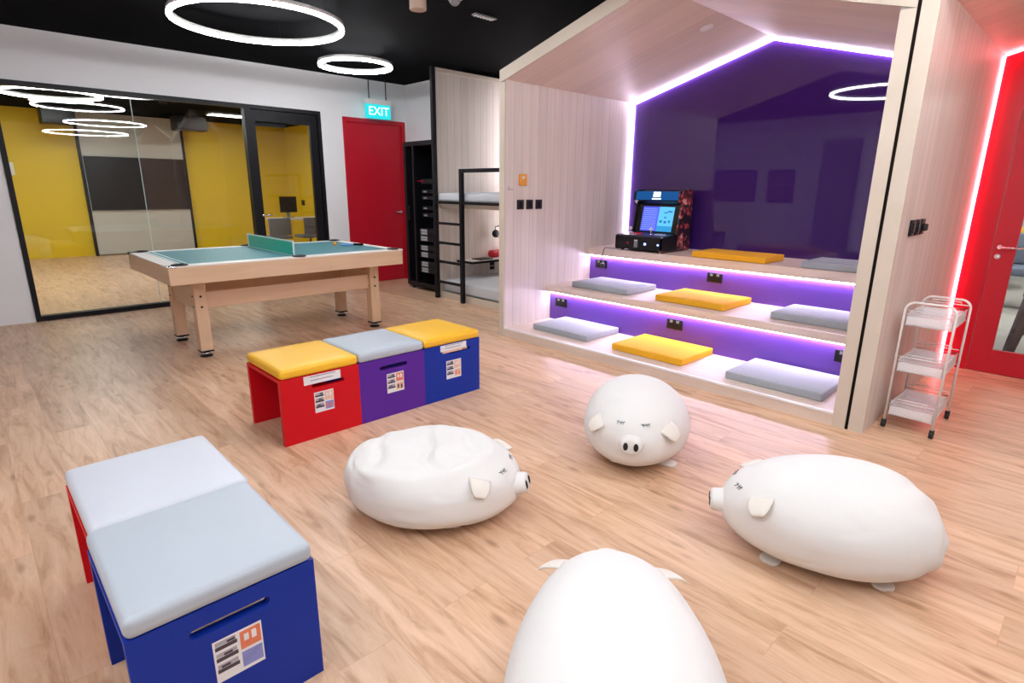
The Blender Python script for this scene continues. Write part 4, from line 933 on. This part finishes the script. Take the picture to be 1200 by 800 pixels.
# ================================================================== BUNK BED NOOK
def bunk():
    xw, yf = -5.80, 4.28; yb = 6.25; xr = HX0 - 0.004
    t = thing('bunk_bed', (xw, yf, 0), 'built-in timber bunk with black ladder beside the server rack', 'bunk bed')
    build('side_wall', boxes(((xw - 0.04, yf + 0.03, 0), (xw, 5.69, 2.65))), 'boards', t)
    build('side_cap', boxes(((xw - 0.045, yf + 0.03, 2.65), (xw + 0.012, 5.69, 2.697))), 'trim_timber', t)
    build('corner_post', boxes(((xw - 0.022, yf - 0.02, 0), (xw + 0.022, yf + 0.03, 2.697))), 'black_metal', t)
    build('plinth', boxes(((xw, yf + 0.06, 0), (xr, yf + 0.09, 0.075)), ((xw, yf + 0.09, 0), (xr, 5.68, 0.06))), 'trim_timber', t)
    build('upper_base', boxes(((xw, yf + 0.08, 1.115), (xr, 5.68, 1.190))), 'trim_timber', t)
    build('bed_rail', boxes(((xw + 0.022, yf - 0.01, 1.165), (xr, yf + 0.03, 1.195))), 'black_metal', t)
    ld = build('ladder_rail', boxes(((-5.313, yf - 0.02, 0), (-5.270, yf + 0.025, 1.56))), 'black_metal', t)
    for z in (0.935, 0.700, 0.468, 0.215): build('rung', boxes(((xw + 0.022, yf - 0.008, z - 0.016), (-5.313, yf + 0.018, z + 0.014))), 'black_metal', t)
    build('guard_rail', boxes(((-5.27, yf - 0.02, 1.518), (xr, yf + 0.025, 1.56))), 'black_metal', t)
    mb = MB(); mb.box((xw + 0.25, 5.62, 0.6), (xw + 0.28, 5.65, 2.6)); build('light_strip', mb, 'led_white', t)
    for (z, lab, y0) in ((0.076, 'pale mattress on the lower bunk', yf + 0.10), (1.192, 'pale mattress on the upper bunk', yf + 0.035)):
        hgt = 0.15 if z < 1 else 0.095
        mb = MB(); mb.rbox((xw + 0.003, y0, z), (xr - 0.02, 5.55, z + hgt), 0.03, 4, bulge=0.02, cuts=5); tag(build('mattress', mb, 'mattress'), lab, 'mattress', 'mattresses of the bunk')
    # fold-down desk, lamp, sockets, red bag
    d = thing('wall_desk', (xw, 4.9, 0.43), 'narrow white wall desk with black edge inside lower bunk', 'desk')
    build('desk_top', boxes(((xw + 0.001, 4.62, 0.435), (xw + 0.30, 5.5, 0.452))), 'rail_white', d)
    build('edge', boxes(((xw + 0.30, 4.60, 0.425), (xw + 0.312, 5.5, 0.454)), ((xw + 0.001, 4.60, 0.425), (xw + 0.30, 4.62, 0.454))), 'black_metal', d)
    build('leg', boxes(((xw + 0.27, 5.20, 0.277), (xw + 0.29, 5.22, 0.435))), 'black_metal', d)
    mb = MB(); mb.rbox((xw + 0.06, 4.80, 0.453), (xw + 0.24, 5.02, 0.465), 0.004); tag(build('notebook', mb, 'black_plastic'), 'closed black notebook lying on the bunk desk', 'notebook')
    mb = MB(); mb.rbox((xw + 0.02, 5.10, 0.454), (xw + 0.14, 5.33, 0.55), 0.04, 4); tag(build('pillow_bag', mb, 'red_paint'), 'small red bag standing on the bunk desk', 'bag')
    lp = thing('reading_lamp', (xw, 5.22, 0.85), 'black reading lamp on the bunk wall above the desk', 'lamp')
    mb = MB(); mb.tube([(xw + 0.002, 5.32, 0.86), (xw + 0.06, 5.31, 0.86), (xw + 0.07, 5.21, 0.855), (xw + 0.07, 5.205, 0.80)], 0.006, 8); build('arm', mb, 'black_metal', lp)
    mb = MB(); mb.lathe([(0.0005, -0.03), (0.03, -0.03), (0.052, 0.0), (0.052, 0.025), (0.045, 0.03), (0.0005, 0.03)], (xw + 0.07, 5.205, 0.765), 0, 20); build('shade', mb, 'black_metal', lp)
    for z, lab in ((0.255 + 0.10, 'black socket under the bunk desk, upper one'), (0.30, 'black socket under the bunk desk, lower one')):
        mb = MB(); mb.rbox((xw + 0.0005, 5.17, z - 0.022), (xw + 0.012, 5.25, z + 0.022), 0.003); tag(build('power_socket', mb, 'black_plastic'), lab, 'socket', 'sockets under the bunk desk')
bunk()

# ================================================================== YELLOW ROOM CONTENTS
def yellow_room():
    X = -13.69
    t = thing('sliding_whiteboard', (X, 2.8, 0), 'tall pale whiteboard panel with black edges in the yellow room', 'whiteboard')
    build('board', boxes(((X - 0.05, 1.95, 0.02), (X, 3.67, 2.65))), 'board_white', t)
    build('edge', boxes(((X - 0.05, 1.90, 0.0), (X + 0.01, 1.95, 2.655))), 'black_metal', t)
    build('edge', boxes(((X - 0.05, 3.67, 0.0), (X + 0.01, 3.72, 2.655))), 'black_metal', t)
    tv = thing('television', (X + 0.01, 2.8, 0.87), 'wide black television on the pale whiteboard behind glass', 'television')
    build('case', boxes(((X + 0.002, 1.96, 0.87), (X + 0.04, 3.66, 1.87))), 'black_plastic', tv, bevel=0.004)
    build('screen', boxes(((X + 0.04, 1.98, 0.90), (X + 0.043, 3.64, 1.85))), 'screen_black', tv)
    for (y0, y1, z0, z1, lab) in ((1.37, 1.83, 2.33, 2.655, 'black air conditioning unit on meeting room ceiling left of whiteboard'), (3.42, 3.98, 2.37, 2.655, 'black air conditioning unit on meeting room ceiling right of whiteboard')):
        a = thing('air_conditioner', (-13.0, y0, z1), lab, 'air conditioner', 'black ceiling units in the meeting room')
        build('body', boxes(((-13.3, y0, z0 + 0.03), (-12.9, y1, z1))), 'black_plastic', a, bevel=0.01)
        build('grille', boxes(((-12.905, y0 + 0.05, z0 + 0.05), (-12.895, y1 - 0.05, z0 + 0.10))), 'black_metal', a)
    mb = MB(); mb.rbox((-13.799, 0.80, 1.50), (-13.77, 0.94, 1.72), 0.01); tag(build('wall_panel', mb, 'white_metal'), 'small white control box on the yellow wall at far left', 'control box')
    d = thing('office_desk', (-11.1, 5.0, 0), 'white desk by the yellow wall behind the glass door', 'desk')
    build('desk_top', boxes(((-11.5, 4.40, 0.73), (-10.85, 5.88, 0.757))), 'rail_white', d, bevel=0.003)
    for (x, y) in ((-11.46, 4.44), (-10.93, 4.44), (-11.46, 5.82), (-10.93, 5.82)): build('leg', boxes(((x, y, 0), (x + 0.04, y + 0.04, 0.73))), 'white_metal', d)
    m = thing('monitor', (-11.25, 4.8, 0.757), 'dark computer monitor on the white desk behind the glass door', 'monitor')
    build('screen', boxes(((-11.27, 4.60, 0.86), (-11.24, 4.93, 1.16))), 'black_plastic', m, bevel=0.004); build('stand', boxes(((-11.285, 4.73, 0.757), (-11.27, 4.79, 1.0)), ((-11.34, 4.67, 0.757), (-11.2, 4.85, 0.767))), 'grey_plastic', m)
    c0 = thing('office_chair', (-10.55, 4.20, 0), 'grey office chair at the near end of the white desk', 'chair', 'grey chairs by the meeting room desk', rz=0.0)
    mb = MB(); mb.rbox((-0.22, -0.22, 0.43), (0.22, 0.22, 0.48), 0.02); build('seat', mb, 'mid_grey', c0, local=True)
    mb = MB(); mb.rbox((0.18, -0.20, 0.50), (0.22, 0.20, 0.80), 0.015); build('backrest', mb, 'mid_grey', c0, local=True)
    mb = MB(); mb.tube([(0.0, 0, 0.06), (0, 0, 0.43)], 0.02, 10); build('column', mb, 'grey_plastic', c0, local=True)
    for k in range(5):
        an = 2 * PI * k / 5; mb = MB(); mb.tube([(0, 0, 0.08), (0.25 * math.cos(an), 0.25 * math.sin(an), 0.05)], 0.016, 8); mb.lathe([(max(0.0004, 0.025 * math.sin(q / 8 * PI)), 0.0255 - 0.025 * math.cos(q / 8 * PI)) for q in range(9)], (0.25 * math.cos(an), 0.25 * math.sin(an), 0), 2, 12); build('leg', mb, 'grey_plastic', c0, local=True)
    c1 = copy_tree(c0); c1.location = (-10.5, 4.82, 0); c1['label'] = 'grey office chair at the white desk, closer to the side wall'
    mb = MB(); mb.rbox((-13.15, 5.885, 0.93), (-13.0, 5.8995, 1.05), 0.004); tag(build('wall_switch', mb, 'black_plastic'), 'black switch plate on the yellow side wall behind glass door', 'switch')
yellow_room()

# ================================================================== LOUNGE BEYOND RED DOOR
def lounge():
    t = thing('trestle_table', (0.1, 6.9, 0), 'dark table beyond the red glass door', 'table')
    build('table_top', boxes(((-0.42, 6.45, 0.50), (0.6, 7.5, 0.54))), 'ink', t)
    for (xa, ya, xb, yb) in ((-0.36, 6.5, -0.43, 6.46), (0.5, 6.5, 0.56, 6.46), (-0.36, 7.4, -0.43, 7.45), (0.5, 7.4, 0.56, 7.45)):
        mb = MB(); mb.tube([(xa, ya, 0.5), (xb, yb, 0.0)], 0.045, 4, rads=[0.055, 0.04]); build('leg', mb, 'ink', t)
    for i, (x, y, mat, lab) in enumerate(((-0.55, 9.2, 'slate_blue', 'slate blue lounge chair beyond the red door, nearest'), (-0.85, 11.0, 'yellow_vinyl', 'yellow lounge chair far beyond the red door'))):
        c = thing('lounge_chair', (x, y, 0), lab, 'chair')
        mb = MB(); mb.rbox((x - 0.3, y - 0.28, 0.40), (x + 0.3, y + 0.28, 0.50), 0.03); build('seat', mb, mat, c)
        mb = MB(); mb.rbox((x - 0.3, y + 0.22, 0.50), (x + 0.3, y + 0.29, 0.88), 0.03); build('backrest', mb, mat, c)
        for sx in (-1, 1):
            for sy in (-1, 1):
                mb = MB(); mb.tube([(x + sx * 0.24, y + sy * 0.22, 0.41), (x + sx * 0.28, y + sy * 0.26, 0.0)], 0.014, 8); build('leg', mb, 'black_metal', c)
lounge()
# pictures behind the viewer, mirrored in the violet glass
for (x0, x1, z0, z1, lab) in ((-6.35, -5.42, 1.12, 1.77, 'wide dark framed picture on the wall behind viewer'), (-5.17, -4.65, 1.12, 1.77, 'narrow dark framed picture on the wall behind viewer, beside the door')):
    t = thing('picture_frame', ((x0 + x1) / 2, -1.5, z0), lab, 'picture')
    f = 0.03; build('frame', boxes(((x0, -1.499, z0), (x0 + f, -1.475, z1)), ((x1 - f, -1.499, z0), (x1, -1.475, z1)), ((x0 + f, -1.499, z0), (x1 - f, -1.475, z0 + f)), ((x0 + f, -1.499, z1 - f), (x1 - f, -1.475, z1))), 'black_plastic', t)
    build('print', boxes(((x0 + f, -1.499, z0 + f), (x1 - f, -1.49, z1 - f))), 'mid_grey', t)
